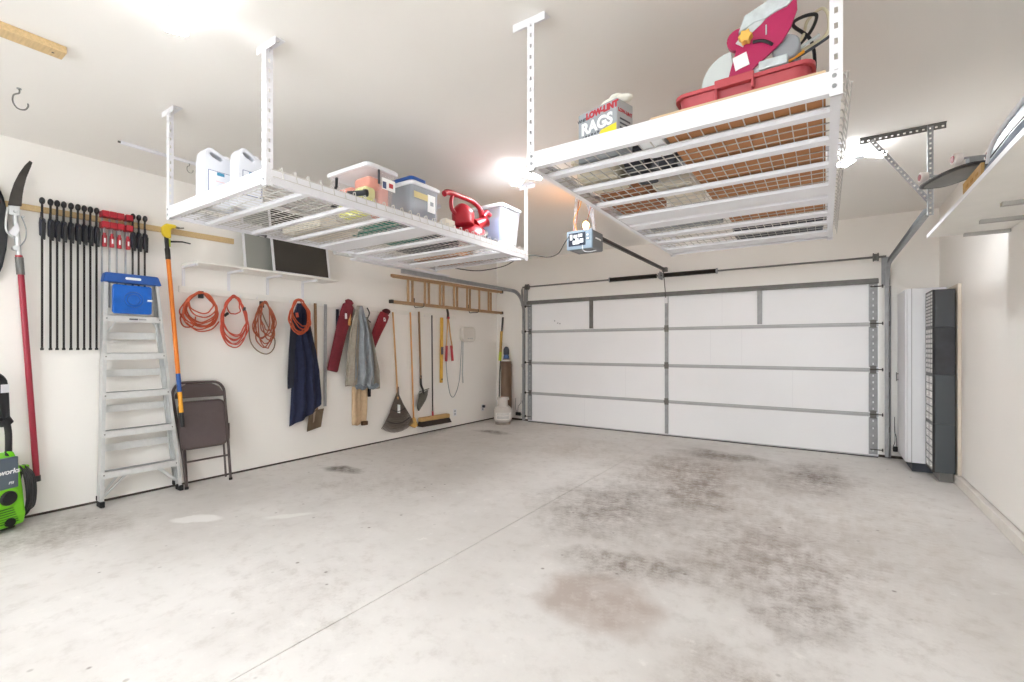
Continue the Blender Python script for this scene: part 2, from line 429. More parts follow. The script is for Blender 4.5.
# ------------------------------------------------------------------ the overhead door
DF = 7.085
dr = struct(thing('door_1', 'white four-section overhead garage door closed at the end', 'door', ((DX0 + DX1) / 2, DF, 0)))
zs = [.012, .52, 1.057, 1.607, DZ]
stiles = [DX0 + .05, -1.964, DX1 - .05]
for i in range(4):
    mb = MB(); mb.box(DX0, DX1, DF, DF + .035, zs[i] + .0005, zs[i + 1] - .0005)
    s = mb.build('door_section', door_white, dr)
    MB().box(DX0, DX1, DF - .005, DF - .0005, zs[i + 1] - .030, zs[i + 1] - .001).build('section_rail', mat('pale_zinc_rail', (182, 184, 186), .6, metal=.2, var=.06) if i < 3 else galv_dk, s)
    MB().box(DX0, DX1, DF - .004, DF - .0005, zs[i] + .001, zs[i] + .016).build('section_rail', MATS['pale_zinc_rail'], s)
for x, w, nm in ((stiles[1], .05, 'center_stile'),):
    for i in range(4):
        MB().box(x - w / 2, x + w / 2, DF - .016, DF - .001, zs[i] + .026, zs[i + 1] - .036).build(nm, galv, dr)
for x in (stiles[0] - .01, stiles[2] + .0):
    for i in range(4):
        MB().perf((x, DF - .008, zs[i] + .026), (x, DF - .008, zs[i + 1] - .036), .085, .012, X, .075, (.025, .012)).build('end_stile', galv, dr)
for x in (-3.176, -.729):
    MB().box(x - .028, x + .028, DF - .03, DF - .001, zs[3] + .026, zs[4] - .036).build('operator_stile', galv if x > -1 else galv_dk, dr)
for z in zs[1:4]:
    for x in stiles:
        h = MB().box(x - .03, x + .03, DF - .022, DF - .013, z - .05, z + .045)
        h.cyl((x - .035, DF - .028, z), (x + .035, DF - .028, z), .009, 10)
        h.build('hinge', galv_dk, dr)
for x, sg in ((DX0 + .03, -1), (DX1 - .03, 1)):
    for z in zs[1:4] + [.1, 2.05]:
        MB().cyl((x - sg * .05, DF - .035, z), (x + sg * .075, DF - .035, z), .006, 8).lathe((x + sg * .06, DF - .035, z), [(.004, 0), (.02, .002), (.02, .012), (.004, .014)], 12, X if sg > 0 else -X).build('roller', dark_steel, dr)
mb = MB().box(DX0, DX1, DF - .055, DF - .014, 2.085, 2.088).box(DX0, DX1, DF - .055, DF - .052, 2.088, 2.13).box(DX0, DX1, DF - .017, DF - .014, 2.088, 2.15).box(DX0, DX1, DF - .055, DF - .014, 2.13, 2.133)
mb.build('top_strut', galv_dk, dr)
MB().box(DX0, DX1, DF + .002, DF + .03, 0.0005, .016).build('bottom_seal', rubber, dr)
MB().box(-1.985, -1.943, DF - .05, DF - .017, 1.98, 2.08).build('arm_bracket', white_plas, dr)
mb = MB()
for x, z in ((-3.86, 1.78), (-3.8, 1.74), (-3.76, 1.73)): mb.box(x - .008, x + .008, DF - .0025, DF - .0008, z - .01, z + .01)
mb.build('scuff_mark', cab_gap, dr)
# drawn-in panel seams of the insulation
mb = MB()
for x, i in ((-1.35, 2), (-.35, 1), (-1.2, 3), (-2.6, 1), (-3.3, 0), (-.95, 2)): mb.box(x - .002, x + .002, DF - .0012, DF - .0003, zs[i] + .03, zs[i + 1] - .04)
mb.build('panel_seam', mat('seam_shade', (234, 235, 238), .5, var=0), dr)

def track(nm_label, sx, side, yback):
    t = thing('garage_door_track', nm_label, 'track', (sx, 7.04, 0), 0, 'garage door tracks')
    ty = 7.04
    path = [V((sx, ty, .03)), V((sx, ty, 1.95))]
    for k in range(1, 9):
        a = math.radians(90 * k / 8); path.append(V((sx, ty - .35 * (1 - math.cos(a)), 1.95 + .35 * math.sin(a))))
    path.append(V((sx, yback, 2.29)))
    def sweep(path, off0, off1, w0, w1):
        rs = []
        for i, p in enumerate(path):
            d = (path[min(i + 1, len(path) - 1)] - path[max(i - 1, 0)]).normalized(); nrm = V((0, -d.z, d.y))
            if nrm.y > .0 and d.z > .5: nrm = -nrm
            rs.append([p + nrm * off0 + X * w0, p + nrm * off1 + X * w0, p + nrm * off1 + X * w1, p + nrm * off0 + X * w1])
        return rs
    mb = MB(); o = side
    mb.rings(sweep(path, -.026, .026, o * .018, o * .021)).rings(sweep(path, -.026, -.023, -o * .012, o * .018)).rings(sweep(path, .023, .026, -o * .012, o * .018))
    mb.build('track_channel', galv, t)
    MB().perf((sx + o * .035, ty + .03, .02), (sx + o * .035, ty + .03, 2.05), .05, .003, Y, .06, (.02, .01)).box(sx + o * .021, sx + o * .05, ty + .052, ty + .06, .02, 2.05).build('wall_angle', galv, t)
    for z in (.35, 1.0, 1.6):
        MB().box(sx + o * .02, sx + o * .034, ty - .02, ty + .03, z - .03, z + .03).build('jamb_bracket', galv_dk, t)
    MB().prism([(0, 0), (.07, 0), (.07, .28), (.03, .34), (0, .2)], (sx + o * .028, ty + .02, 2.06), (0, -1, 0), Z, X, .004).box(sx - .04, sx + .04, ty + .06, ty + .068, 2.06, 2.4).build('flag_bracket', galv, t)
    return t
track('galvanised door track beside the white storage cabinet, curving back overhead', .60, 1, 4.446)
track('galvanised door track by the propane tank, curving back above the wooden ladder', -4.46, -1, 4.15)

t = thing('track_hanger', 'grey perforated angle hanger holding a door track from the ceiling', 'bracket', (.62, 4.44, 2.29))
MB().perf((.22, 4.44, 2.885), (.71, 4.44, 2.885), .036, .003, Z, .034, (.014, .012)).box(.22, .71, 4.42, 4.44, 2.9, 2.908).build('ceiling_angle', galv_dk, t)
MB().perf((.625, 4.435, 2.90), (.625, 4.435, 2.262), .034, .003, X, .034, (.014, .012)).box(.606, .609, 4.405, 4.436, 2.262, 2.90).build('drop_angle', galv, t)
MB().perf((.29, 4.43, 2.88), (.62, 4.43, 2.36), .032, .003, V((.52, 0, .33)), .034, (.014, .012)).build('diagonal_brace', galv, t)

t = thing('torsion_spring_shaft', 'long steel shaft with two dark coil springs above the garage door', 'spring', (-1.96, 7.02, 2.39))
ysh = 7.03
MB().cyl((-4.478, ysh, 2.395), (.6, ysh, 2.395), .0125, 12).build('shaft', galv_dk, t, True)
def coil(x0, x1, nm):
    n = int((x1 - x0) / .0115); pr = []
    for i in range(n):
        pr += [(.029, i * .0115), (.034, i * .0115 + .004), (.029, i * .0115 + .0085)]
    MB().lathe((x0, ysh, 2.395), pr, 14, X).build('spring', spring_m, t, True)
coil(-2.83, -2.085, 's'); coil(-1.995, -1.27, 's')
for x in (-2.85, -1.27, -2.075, -2.01): MB().lathe((x, ysh, 2.395), [(.016, 0), (.04, .002), (.04, .02), (.016, .022)], 16, X).build('spring_cone', galv, t)
MB().box(-2.05, -2.035, ysh - .045, WF - .002, 2.34, 2.45).build('center_bracket', galv, t)
for x in (-4.385, .50): MB().lathe((x - .03, ysh, 2.395), [(.015, 0), (.05, .004), (.05, .012), (.04, .018), (.04, .045), (.05, .05), (.05, .058), (.015, .06)], 18, X).build('cable_drum', galv_dk, t, True)

# ------------------------------------------------------------------ opener
t = thing('garage_door_opener', 'grey garage door opener hanging from the ceiling with long rail', 'opener', (-1.965, 4.2, 2.26))
MB().box(-2.10, -1.83, 4.12, 4.36, 2.27, 2.445).build('housing', opener_grey, t, bevel=.012)
f = MB().box(-2.10, -1.83, 4.095, 4.12, 2.265, 2.45).build('lens_cover', opener_face, t, bevel=.008)
MB().box(-2.075, -1.90, 4.089, 4.0955, 2.30, 2.425).build('lens_window', lens_dark, f)
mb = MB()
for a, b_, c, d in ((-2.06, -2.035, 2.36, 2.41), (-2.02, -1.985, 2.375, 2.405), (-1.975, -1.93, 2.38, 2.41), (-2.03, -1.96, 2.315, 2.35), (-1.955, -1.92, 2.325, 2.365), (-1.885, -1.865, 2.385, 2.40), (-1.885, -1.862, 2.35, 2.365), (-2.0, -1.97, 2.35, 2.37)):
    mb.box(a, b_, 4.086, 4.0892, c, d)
mb.build('lens_patch', ink_white, f)  # white patches across the lens window
MB().box(-1.83, -1.827, 4.17, 4.3, 2.365, 2.38).build('side_vent', ink_white, t)
rl = MB().box(-1.98, -1.945, 4.30, 6.98, 2.478, 2.484).box(-1.965, -1.96, 4.30, 6.98, 2.45, 2.478).box(-1.975, -1.95, 4.3, 6.98, 2.447, 2.451).build('rail', dark_steel, t)
MB().box(-1.995, -1.93, 6.95, 7.02, 2.44, 2.50).build('header_bracket', galv_dk, t)
MB().bar((-1.962, 6.9, 2.45), (-1.962, 7.03, 2.06), .022, .006, X).build('door_arm', dark_steel, t)
for x, dx in ((-2.07, .03), (-1.86, -.03)):
    MB().perf((x, 4.2, 2.44), (x + dx, 4.2, 2.9), .028, .003, X, .04, (.014, .01)).build('hanger_strap', galv, t)
MB().bar((-1.86, 4.22, 2.5), (-1.99, 4.22, 2.88), .02, .003, Y).build('cross_strap', galv, t)
MB().lathe((-1.99, 4.30, 2.50), [(.012, -.05), (.014, 0), (.028, .03), (.03, .05), (.018, .075), (.002, .083)], 14).build('light_bulb', bulb_warm, t, True)
for k, (x, bx) in enumerate(((-2.06, .05), (-2.0, -.04), (-1.92, .03))):
    MB().tube(spline([(x, 4.15, 2.44), (x + bx, 4.13, 2.56), (x + bx * .4 + .03, 4.17, 2.72), (-1.99, 4.2, 2.9)]), .004, 6).build('wire', rust_cord if k != 1 else yellow_orange, t)  # orange of the wires paints in the bulb's warm glow
MB().tube(spline([(-1.93, 4.09, 2.30), (-1.91, 4.07, 2.245), (-1.86, 4.08, 2.225), (-1.80, 4.12, 2.24)]), .003, 6).build('pull_cord', white_plas, t)
tag(MB().tube(spline([(-2.06, 4.07, 2.40), (-2.10, 4.05, 2.33), (-2.17, 4.05, 2.24), (-2.27, 4.02, 2.21), (-2.41, 3.95, 2.23), (-2.56, 3.93, 2.21), (-2.75, 3.93, 2.15), (-3.1, 3.94, 2.14), (-3.45, 3.96, 2.21)]), .0055, 6).build('power_cord', black_plas, None),
    'black power cord drooping between the door opener and the ceiling rack', 'cord')

for sx, lab, sd in ((.683, 'small black safety sensor with loose wires near the white cabinet', 0), (-4.585, 'small black safety sensor low on the wall by the propane tank', -1)):
    t = thing('safety_sensor', lab, 'sensor', (sx, 7.05, 0), 0, 'door safety sensors')
    hw = .022 if sd == 0 else .05
    MB().box(sx - hw, sx + hw, 7.03, 7.06, .10, .16).build('sensor_body', black_plas, t, bevel=.006)
    MB().box(sx - hw * .8, sx + hw * .8, 7.06, 7.126, .115, .122).build('sensor_bracket', galv_dk, t)
    MB().tube(spline([(sx + .01 + .02 * sd, 7.045, .16), (sx + .015 + .04 * sd, 7.09, .26), (sx - .02 * sd, 7.1, .33), (sx - .03 * sd, 7.1, .5)]), .003, 6).build('cord', black_plas, t)
    MB().tube(spline([(sx - .02, 7.045, .16), (sx + .07 * sd, 7.07, .22), (sx + .09 * sd, 7.1, .40)]), .003, 6).build('cord', rubber, t)

# ------------------------------------------------------------------ ceiling storage racks
def rack(label, x0, x1, y0, y1, chans):
    zb, zt = 2.18, 2.255
    t = thing('ceiling_storage_rack', label, 'rack', ((x0 + x1) / 2, (y0 + y1) / 2, zb), 0, 'ceiling storage racks')
    def beam(a, b, nm, inn):                          # folded C beam
        a, b = V(a), V(b); d = (b - a).normalized(); n = V(inn)
        mb = MB()
        mb.obox((a + b) / 2 + Z * (zt - zb) / 2, (b - a) / 2, n * .0015, Z * (zt - zb) / 2)
        mb.obox((a + b) / 2 + n * .016 + Z * .0015, (b - a) / 2, n * .0145, Z * .0015)
        mb.obox((a + b) / 2 + n * .012 + Z * (zt - zb - .0015), (b - a) / 2, n * .0105, Z * .0015)
        return mb.build(nm, white_metal, t)
    beam((x0, y0, zb), (x1, y0, zb), 'end_beam', (0, 1, 0)); beam((x0, y1, zb), (x1, y1, zb), 'end_beam', (0, -1, 0))
    beam((x0, y0, zb), (x0, y1, zb), 'side_beam', (1, 0, 0)); beam((x1, y0, zb), (x1, y1, zb), 'side_beam', (-1, 0, 0))
    for y, w in chans:                                # hat channels under the wire deck
        pr = [(-w / 2, .015), (-w / 2 + .010, .015), (-w / 2 + .013, .003), (w / 2 - .013, .003), (w / 2 - .010, .015), (w / 2, .015), (w / 2, .0125), (w / 2 - .012, .0125), (w / 2 - .015, 0), (-w / 2 + .015, 0), (-w / 2 + .012, .0125), (-w / 2, .0125)]
        MB().prism(pr, (x0 + .004, y, zb + .0025), Y, Z, X, x1 - x0 - .008).build('cross_channel', white_metal, t)
    # wire deck
    mb = MB(); zw = zb + .0196; r = .0019
    nx = int(round((x1 - x0) / .052)); ny = int(round((y1 - y0) / .078))
    for i in range(1, nx):
        x = x0 + (x1 - x0) * i / nx; mb.bar((x, y0 + .003, zw), (x, y1 - .003, zw), 2 * r, 2 * r)
    for j in range(1, ny):
        y = y0 + (y1 - y0) * j / ny; mb.bar((x0 + .003, y, zw + 2 * r), (x1 - .003, y, zw + 2 * r), 2 * r, 2 * r)
    for xs, sg in ((x0, -1), (x1, 1)):               # the folded edge of the deck hooks over the side beams
        for j in range(1, ny):
            y = y0 + (y1 - y0) * j / ny
            mb.bar((xs - sg * .004, y, zt - .02), (xs - sg * .004, y, zt + .02), 2 * r, 2 * r)
            mb.bar((xs - sg * .004, y, zt + .02), (xs + sg * .014, y, zt + .02), 2 * r, 2 * r)
            mb.bar((xs + sg * .014, y, zt + .02), (xs + sg * .03, y, zb + .03), 2 * r, 2 * r)
        mb.bar((xs + sg * .03, y0 + .02, zb + .03), (xs + sg * .03, y1 - .02, zb + .03), 2 * r, 2 * r)
        mb.bar((xs + sg * .02, y0 + .02, zt - .005), (xs + sg * .02, y1 - .02, zt - .005), 2 * r, 2 * r)
    mb.build('wire_mesh', mat('shaded_wire', (196, 193, 188), .5, var=.04), t)  # wire tone darkened to stand for weaker light on the deck
    for xs, sx in ((x0, 1), (x1, -1)):
        for ys, sy in ((y0, 1), (y1, -1)):
            e = .0025
            p = MB().perf((xs + sx * .019 - sx * e * 2, ys - sy * e, zb - .012), (xs + sx * .019 - sx * e * 2, ys - sy * e, HC - .012), .038, .0025, X, .05, (.02, .011))
            p.perf((xs - sx * e, ys + sy * .019 - sy * e, zb - .012), (xs - sx * e, ys + sy * .019 - sy * e, HC - .012), .038, .0025, Y, .05, (.02, .011))
            po = p.build('post', white_metal, t)
            MB().perf((xs - .09, ys + sy * .03, HC - .003), (xs + .09, ys + sy * .03, HC - .003), .045, .003, Y, .05, (.024, .012)).box(xs - .09, xs + .09, ys - sy * .0005 - .001, ys - sy * .0005 + .001, HC - .04, HC - .002).build('ceiling_foot', white_metal, po)
            mbx = MB()
            for z in (zb + .02, zb + .055): mbx.lathe((xs + sx * .019, ys - sy * .004, z), [(.001, 0), (.007, .001), (.007, .005), (.001, .006)], 8, Y * -sy)
            mbx.build('bolt', galv, po)
    return t
R1 = (-3.64, -2.42, 1.31, 3.88); R2 = (-1.19, .045, 1.92, 4.46)
rack('white wire ceiling rack holding two white jugs, totes and a red blower', *R1, [(1.56, .07), (1.87, .06), (2.16, .06), (2.53, .24), (2.84, .10), (3.19, .14), (3.58, .22)])
rack('white wire ceiling rack holding a rags carton and a red tile saw', *R2, [(2.10, .075), (2.38, .085), (2.695, .08), (3.10, .21), (3.32, .16), (3.67, .12), (3.93, .09), (4.29, .2)])
rk1 = [o for o in bpy.data.objects if o.name == 'ceiling_storage_rack'][0]
letters('A', .11, (-3.60, 1.93, 2.178), (0, 1, 0), (1, 0, 0), ink_dark, rk1, 'label_letter', bold=.002)
DK1 = 2.206                                            # top of the wire decks

# ------------------------------------------------------------------ things on the first rack
def jug(label, y0, y1, x):
    w = y1 - y0; h = .345; z0 = 2.237
    t = thing('plastic_jug', label, 'jug', (x - .08, (y0 + y1) / 2, z0), 0, 'white jugs on the rack')
    out = [(0, -.03), (w, -.03), (w, .235), (w * .93, .275), (w * .93, .30), (w * .70, .305), (w * .64, .315), (w * .30, h - .003), (w * .16, h - .004), (w * .04, .31), (0, .25)]
    hole = [(w * .24, .318), (w * .56, .298), (w * .62, .283), (w * .54, .272), (w * .28, .29), (w * .20, .305)]
    MB().holed(out, [hole], (x - .11, y0, z0), Y, Z, X, .11).build('jug_body', mat('natural_hdpe', (206, 208, 214), .4, var=.01), t, bevel=.012, seg=3)
    MB().lathe((x - .055, y0 + w * .83, z0 + .298), [(.022, 0), (.026, .004), (.026, .026), (.022, .03)], 16).build('cap', white_plas, t, True)
    lb = MB().box(x + .001, x + .0025, y0 + .03, y1 - .018, z0 + .05, z0 + .20).build('paper_label', mat('jug_label_paper', (214, 216, 222), .6, var=0), t)
    m2 = MB()
    for a in ((y0 + .028, y1 - .016, z0 + .2, z0 + .203), (y0 + .028, y1 - .016, z0 + .048, z0 + .051), (y0 + .027, y0 + .03, z0 + .05, z0 + .2), (y1 - .018, y1 - .015, z0 + .05, z0 + .2)): m2.box(x + .001, x + .003, *a)
    m2.build('label_border', ink_navy, lb)
    MB().box(x + .002, x + .0032, y0 + w * .42, y0 + w * .66, z0 + .178, z0 + .198).build('label_logo', ink_blue, lb)
    MB().box(x + .002, x + .003, y0 + w * .38, y0 + w * .7, z0 + .138, z0 + .142).build('printed_line', mat('pale_red_ink', (220, 170, 170), .7, var=0), lb)
    return t
jug('white plastic jug farther from the rack corner post, its label fully showing', 1.35, 1.535, -3.22)
jug('white plastic jug close behind the rack corner post, label half hidden', 1.475, 1.635, -3.05)

def tote(label, x0, x1, y0, y1, h, mwall, lid, cat_name='storage_tote', rim=None, taper=.03, cat='tote'):
    z0 = DK1 + .001
    t = thing(cat_name, label, cat, ((x0 + x1) / 2, (y0 + y1) / 2, z0))
    def ring(k, z, r=.03):
        return [V((q[0], q[1], z)) for q in rrect(x1 - x0 - 2 * taper * (1 - k), y1 - y0 - 2 * taper * (1 - k), r, 4, (x0 + x1) / 2, (y0 + y1) / 2)]
    MB().rings([ring(0, z0), ring(.5, z0 + h * .5), ring(1, z0 + h - .03)], caps=True).build('tote_body', mwall, t, True)
    def R(e, z): return [V((q[0], q[1], z)) for q in rrect(x1 - x0 + 2 * e, y1 - y0 + 2 * e, .035, 4, (x0 + x1) / 2, (y0 + y1) / 2)]
    MB().rings([R(.002, z0 + h - .032), R(.012, z0 + h - .03), R(.014, z0 + h - .008), R(.004, z0 + h)]).build('lid', lid, t, True)
    return t, z0
t, z0 = tote('clear plastic tote with white lid and pink and yellow contents', -2.89, -2.47, 2.0, 2.255, .325, pink_tint, white_plas)
for bb, m in (((-2.84, -2.53, 2.035, 2.13, .012, .10), lemon), ((-2.66, -2.52, 2.03, 2.12, .10, .17), mat('pale_lemon', (226, 224, 150), .8, var=.1)), ((-2.85, -2.68, 2.03, 2.14, .10, .19), salmon), ((-2.67, -2.51, 2.04, 2.15, .175, .235), salmon), ((-2.65, -2.51, 2.135, 2.225, .06, .20), mat('pale_pink_fabric', (238, 170, 160), .8, var=.12)), ((-2.64, -2.51, 2.14, 2.225, .012, .055), coral)):
    MB().box(*bb[:4], z0 + bb[4], z0 + bb[5] + .025).build('packed_item', m, t, bevel=.03, seg=3)
MB().box(-2.472, -2.469, 2.12, 2.235, z0 + .18, z0 + .255).build('sticker', ink_white, t)
MB().box(-2.469, -2.4675, 2.125, 2.155, z0 + .185, z0 + .23).build('sticker_print', ink_navy, t)
MB().box(-2.469, -2.4675, 2.18, 2.215, z0 + .20, z0 + .23).build('sticker_print', ink_red, t)
MB().box(-2.468, -2.46, 2.082, 2.096, z0 + .2, z0 + .31).build('latch', dkgrey_plas, t, bevel=.002)

DB = 2.236
t = thing('mini_tripod', 'small black folded tripod lying before the pink-filled tote', 'tripod', (-2.62, 1.83, DK1))
MB().tube([(-2.56, 1.80, DB + .03), (-2.5, 1.79, DB + .075), (-2.47, 1.77, DB + .115)], .009, 8).build('leg', black_plas, t)
MB().tube([(-2.6, 1.86, DK1 + .012), (-2.56, 1.82, DB + .03), (-2.60, 1.75, DB + .09)], .008, 8).build('leg', black_plas, t)
MB().ball((-2.55, 1.80, DB + .05), .02).build('head', black_plas, t, True)
MB().tube([(-2.62, 1.84, DK1 + .011), (-2.48, 1.83, DK1 + .012), (-2.46, 1.88, DK1 + .012)], .009, 8).build('leg', black_plas, t)
t = thing('flashlight', 'dark cylindrical flashlight lying before the pink-filled tote', 'flashlight', (-2.46, 1.94, DK1))
MB().cyl((-2.50, 1.87, DB + .05), (-2.46, 1.965, DB + .075), .017, 14).build('barrel', dkgrey_plas, t, True)
MB().cyl((-2.46, 1.965, DB + .075), (-2.455, 1.985, DB + .079), .024, 14).build('lens_head', black_plas, t, True)
MB().tube([(-2.50, 1.88, DB + .035), (-2.5, 1.88, DK1 + .006), (-2.47, 1.95, DK1 + .006), (-2.46, 1.96, DB + .05)], .004, 6).build('stand', black_plas, t)

t, z0 = tote('smoky square bin with half-open blue lid and tape strip', -2.79, -2.48, 2.405, 2.69, .33, smoke_plas, white_plas, 'storage_bin', taper=.012, cat='bin')
MB().prism(rrect(.30, .16, .03, 4), (-2.625, 2.475, z0 + .332), X, Y, Z, .024).build('folded_lid', blue_plas, t, bevel=.004)
MB().box(-2.66, -2.50, 2.42, 2.67, z0 + .01, z0 + .14).build('packed_item', brown_stuff, t, bevel=.02)
MB().box(-2.62, -2.50, 2.46, 2.66, z0 + .145, z0 + .22).build('packed_item', white_stuff, t, bevel=.02)
MB().box(-2.476, -2.473, 2.42, 2.56, z0 + .205, z0 + .25).build('tape_strip', tape_m, t)
p = MB().box(-2.477, -2.474, 2.56, 2.64, z0 + .13, z0 + .26).build('paper_note', ink_white, t)
MB().box(-2.4745, -2.473, 2.585, 2.62, z0 + .18, z0 + .21).build('note_print', grey_plas, p)
t = thing('hardware_carton', 'little white carton beside the smoky bin with blue lid', 'box', (-2.46, 2.77, DK1))
MB().box(-2.5, -2.44, 2.72, 2.83, DK1 + .001, DK1 + .115).build('carton_body', pale_carton, t, bevel=.003)
MB().box(-2.4405, -2.4385, 2.74, 2.77, DK1 + .03, DK1 + .06).build('carton_print', ink_dark, t)
MB().box(-2.4405, -2.4385, 2.785, 2.81, DK1 + .02, DK1 + .045).build('carton_print', ink_dark, t)

# red leaf blower
t = thing('leaf_blower', 'red handheld leaf blower sitting on the ceiling rack wire', 'leaf blower', (-2.58, 3.15, DK1))
ax_ = V((.45, -.30, .84)).normalized()
MB().lathe((-2.58, 3.17, DB + .085), [(.02, -.06), (.12, -.058), (.155, -.04), (.165, -.005), (.14, .035), (.10, .06), (.02, .075)], 22, ax_).build('fan_housing', red_plas, t, True)
MB().lathe((-2.58, 3.17, DB + .10), [(.15, -.012), (.175, -.006), (.175, .010), (.15, .016)], 22, ax_).build('intake_ring', dark_steel, t, True)
MB().tube(spline([(-2.57, 3.10, DB + .12), (-2.59, 3.11, DB + .20), (-2.60, 3.13, DB + .265), (-2.60, 3.15, DB + .30)], 5), [.085, .088, .09, .092, .094, .096, .098, .098, .096, .09, .085, .078, .07, .06, .045, .02], 16).build('motor_cover', red_plas, t, True)
MB().tube(spline([(-2.60, 3.06, DB + .20), (-2.60, 2.98, DB + .24), (-2.60, 2.965, DB + .30), (-2.60, 2.985, DB + .365)], 5), .017, 10).build('rear_strut', red_plas, t, True)
MB().tube(spline([(-2.6, 2.88, DB + .345), (-2.6, 2.93, DB + .372), (-2.59, 3.10, DB + .375), (-2.58, 3.24, DB + .365), (-2.57, 3.33, DB + .31), (-2.57, 3.34, DB + .22), (-2.57, 3.27, DB + .17)], 6), [.024] * 10 + [.021] * 14 + [.026] * 13, 10).build('handle', red_plas, t, True)
MB().tube(spline([(-2.57, 3.25, DB + .16), (-2.55, 3.33, DB + .20), (-2.53, 3.37, DB + .22)], 5), [.06, .056, .052, .048, .045, .044, .044, .044, .044, .048, .048], 14).build('outlet_nozzle', red_plas, t, True)
MB().tube([(-2.54, 3.33, DB + .25), (-2.54, 3.38, DB + .30), (-2.54, 3.43, DB + .285)], [.022, .026, .02], 10).build('nozzle_latch', red_plas, t, True)
MB().tube([(-2.50, 3.24, DB + .03), (-2.47, 3.36, DB + .02), (-2.46, 3.42, DB + .04)], .014, 8).build('guard_foot', dark_steel, t, True)

t, z0 = tote('big clear tote with white lid at the rack end beside the red blower', -2.87, -2.47, 3.52, 3.845, .45, clear_plas, white_plas)
MB().box(-2.74, -2.52, 3.56, 3.68, z0 + .13, z0 + .34).build('packed_item', peri, t, bevel=.03)
MB().box(-2.82, -2.52, 3.56, 3.8, z0 + .012, z0 + .12).build('packed_item', white_stuff, t, bevel=.02)
MB().box(-2.7, -2.53, 3.69, 3.8, z0 + .13, z0 + .26).build('packed_item', white_stuff, t, bevel=.02)
MB().box(-2.458, -2.452, 3.62, 3.72, z0 + .415, z0 + .43).build('latch', grey_plas, t, bevel=.002)
t = thing('spare_caster', 'tiny black caster lying between the red blower and tote', 'caster', (-2.44, 3.46, DK1))
MB().cyl((-2.455, 3.465, DK1 + .03), (-2.435, 3.465, DK1 + .03), .028, 14).build('wheel', black_plas, t, True)
MB().box(-2.455, -2.436, 3.43, 3.445, DK1 + .01, DK1 + .05).build('fork', galv_dk, t)

def flat(name, label, cat, x0, x1, y0, y1, h, m, group=None, kind='box', z0=DK1 + .001):
    t = thing(name, label, cat, ((x0 + x1) / 2, (y0 + y1) / 2, z0), 0, group)
    if kind == 'box':
        MB().box(x0, x1, y0, y1, z0, z0 + h).build('carton_body', m, t, bevel=.004)
        MB().box((x0 + x1) / 2 - .025, (x0 + x1) / 2 + .025, y0 + .004, y1 - .004, z0 + h, z0 + h + .0015).build('tape_strip', tape_m, t)
    elif kind == 'bin':
        cx, cy = (x0 + x1) / 2, (y0 + y1) / 2; w, d = x1 - x0, y1 - y0
        rg = lambda e, z: [V((a, b_, z)) for a, b_ in rrect(w - e, d - e, .02, 3, cx, cy)]
        MB().rings([rg(.04, z0), rg(0, z0 + h), rg(.012, z0 + h), rg(.05, z0 + .01)], closed=False).build('bin_body', m, t, True)
        MB().rings([rg(-.02, z0 + h - .012), rg(-.02, z0 + h), rg(.002, z0 + h), rg(.002, z0 + h - .012)], closed=True).build('rim', m, t, True)
    elif kind == 'cloth':
        rs = []
        for i in range(9):
            u = i / 8; yy = y0 + (y1 - y0) * u; r = []
            for j in range(16):
                a = 2 * math.pi * j / 16
                r.append(V(((x0 + x1) / 2 + (x1 - x0) / 2 * math.cos(a) * (1 + .05 * math.sin(5 * u + j)), yy, z0 + h / 2 + h / 2 * math.sin(a) * (1 + (.25 * math.sin(7 * u + j * 1.3) if math.sin(a) > 0 else 0)))))
            rs.append(r)
        MB().rings(rs).build('folded_tarp', m, t, True)
    return t
flat('folded_tarp', 'teal folded tarp lying on the rack deck beneath the totes', 'tarp', -2.98, -2.56, 2.3, 2.39, .06, teal, kind='cloth')
flat('folded_tarp', 'wider teal tarp folded across the rack deck behind the smoky bin', 'tarp', -3.2, -2.83, 2.44, 2.88, .05, teal, kind='cloth')
flat('plastic_crate', 'dark crate on the rack deck behind the red blower', 'crate', -3.3, -2.75, 2.95, 3.28, .12, dkgrey_plas, kind='bin')
flat('cardboard_box', 'low tan cardboard box on the rack deck beside the end tote', 'box', -3.5, -2.92, 3.42, 3.82, .1, hardboard)
flat('cardboard_box', 'pale flat carton on the rack deck behind the pink-filled tote', 'box', -3.55, -3.05, 2.05, 2.38, .07, pale_carton)

# ------------------------------------------------------------------ things on the second rack
DK2 = DK1
t = thing('hardboard_sheet', 'brown hardboard sheet lying on the wire deck under the saw tray', 'board', (-.26, 2.6, DK2))
MB().box(-.56, .002, 1.96, 3.36, DK2 + .0005, DK2 + .0065).build('sheet', hardboard, t)
t = thing('plywood_sheet', 'thin pale plywood laid over the rack beam directly beneath the red tray', 'board', (-.26, 2.2, 2.2565))
MB().box(-.60, .002, 1.9258, 2.42, 2.2565, 2.2645).build('sheet', hard_edge, t)
MB().box(-.60, .002, 1.9225, 1.9258, 2.2565, 2.2655).build('edge_strip', hard_edge, t)
zt = 2.266
t = thing('mixing_tray', 'faded red plastic tray under the magenta tile saw', 'tray', (-.28, 2.16, zt), 0)
def tr_ring(w, d, z, r=.05, e=0): return [V((a, b_, z)) for a, b_ in rrect(w, d, r, 4, -.278, 2.165)]
MB().rings([tr_ring(.435, .27, zt), tr_ring(.475, .31, zt + .098), tr_ring(.465, .30, zt + .098), tr_ring(.425, .26, zt + .006)]).build('tray_body', tray_red, t, True)
MB().rings([tr_ring(.476, .311, zt + .085), tr_ring(.50, .33, zt + .085), tr_ring(.50, .33, zt + .1), tr_ring(.466, .301, zt + .1)], closed=True).build('rim', tray_red, t, True)
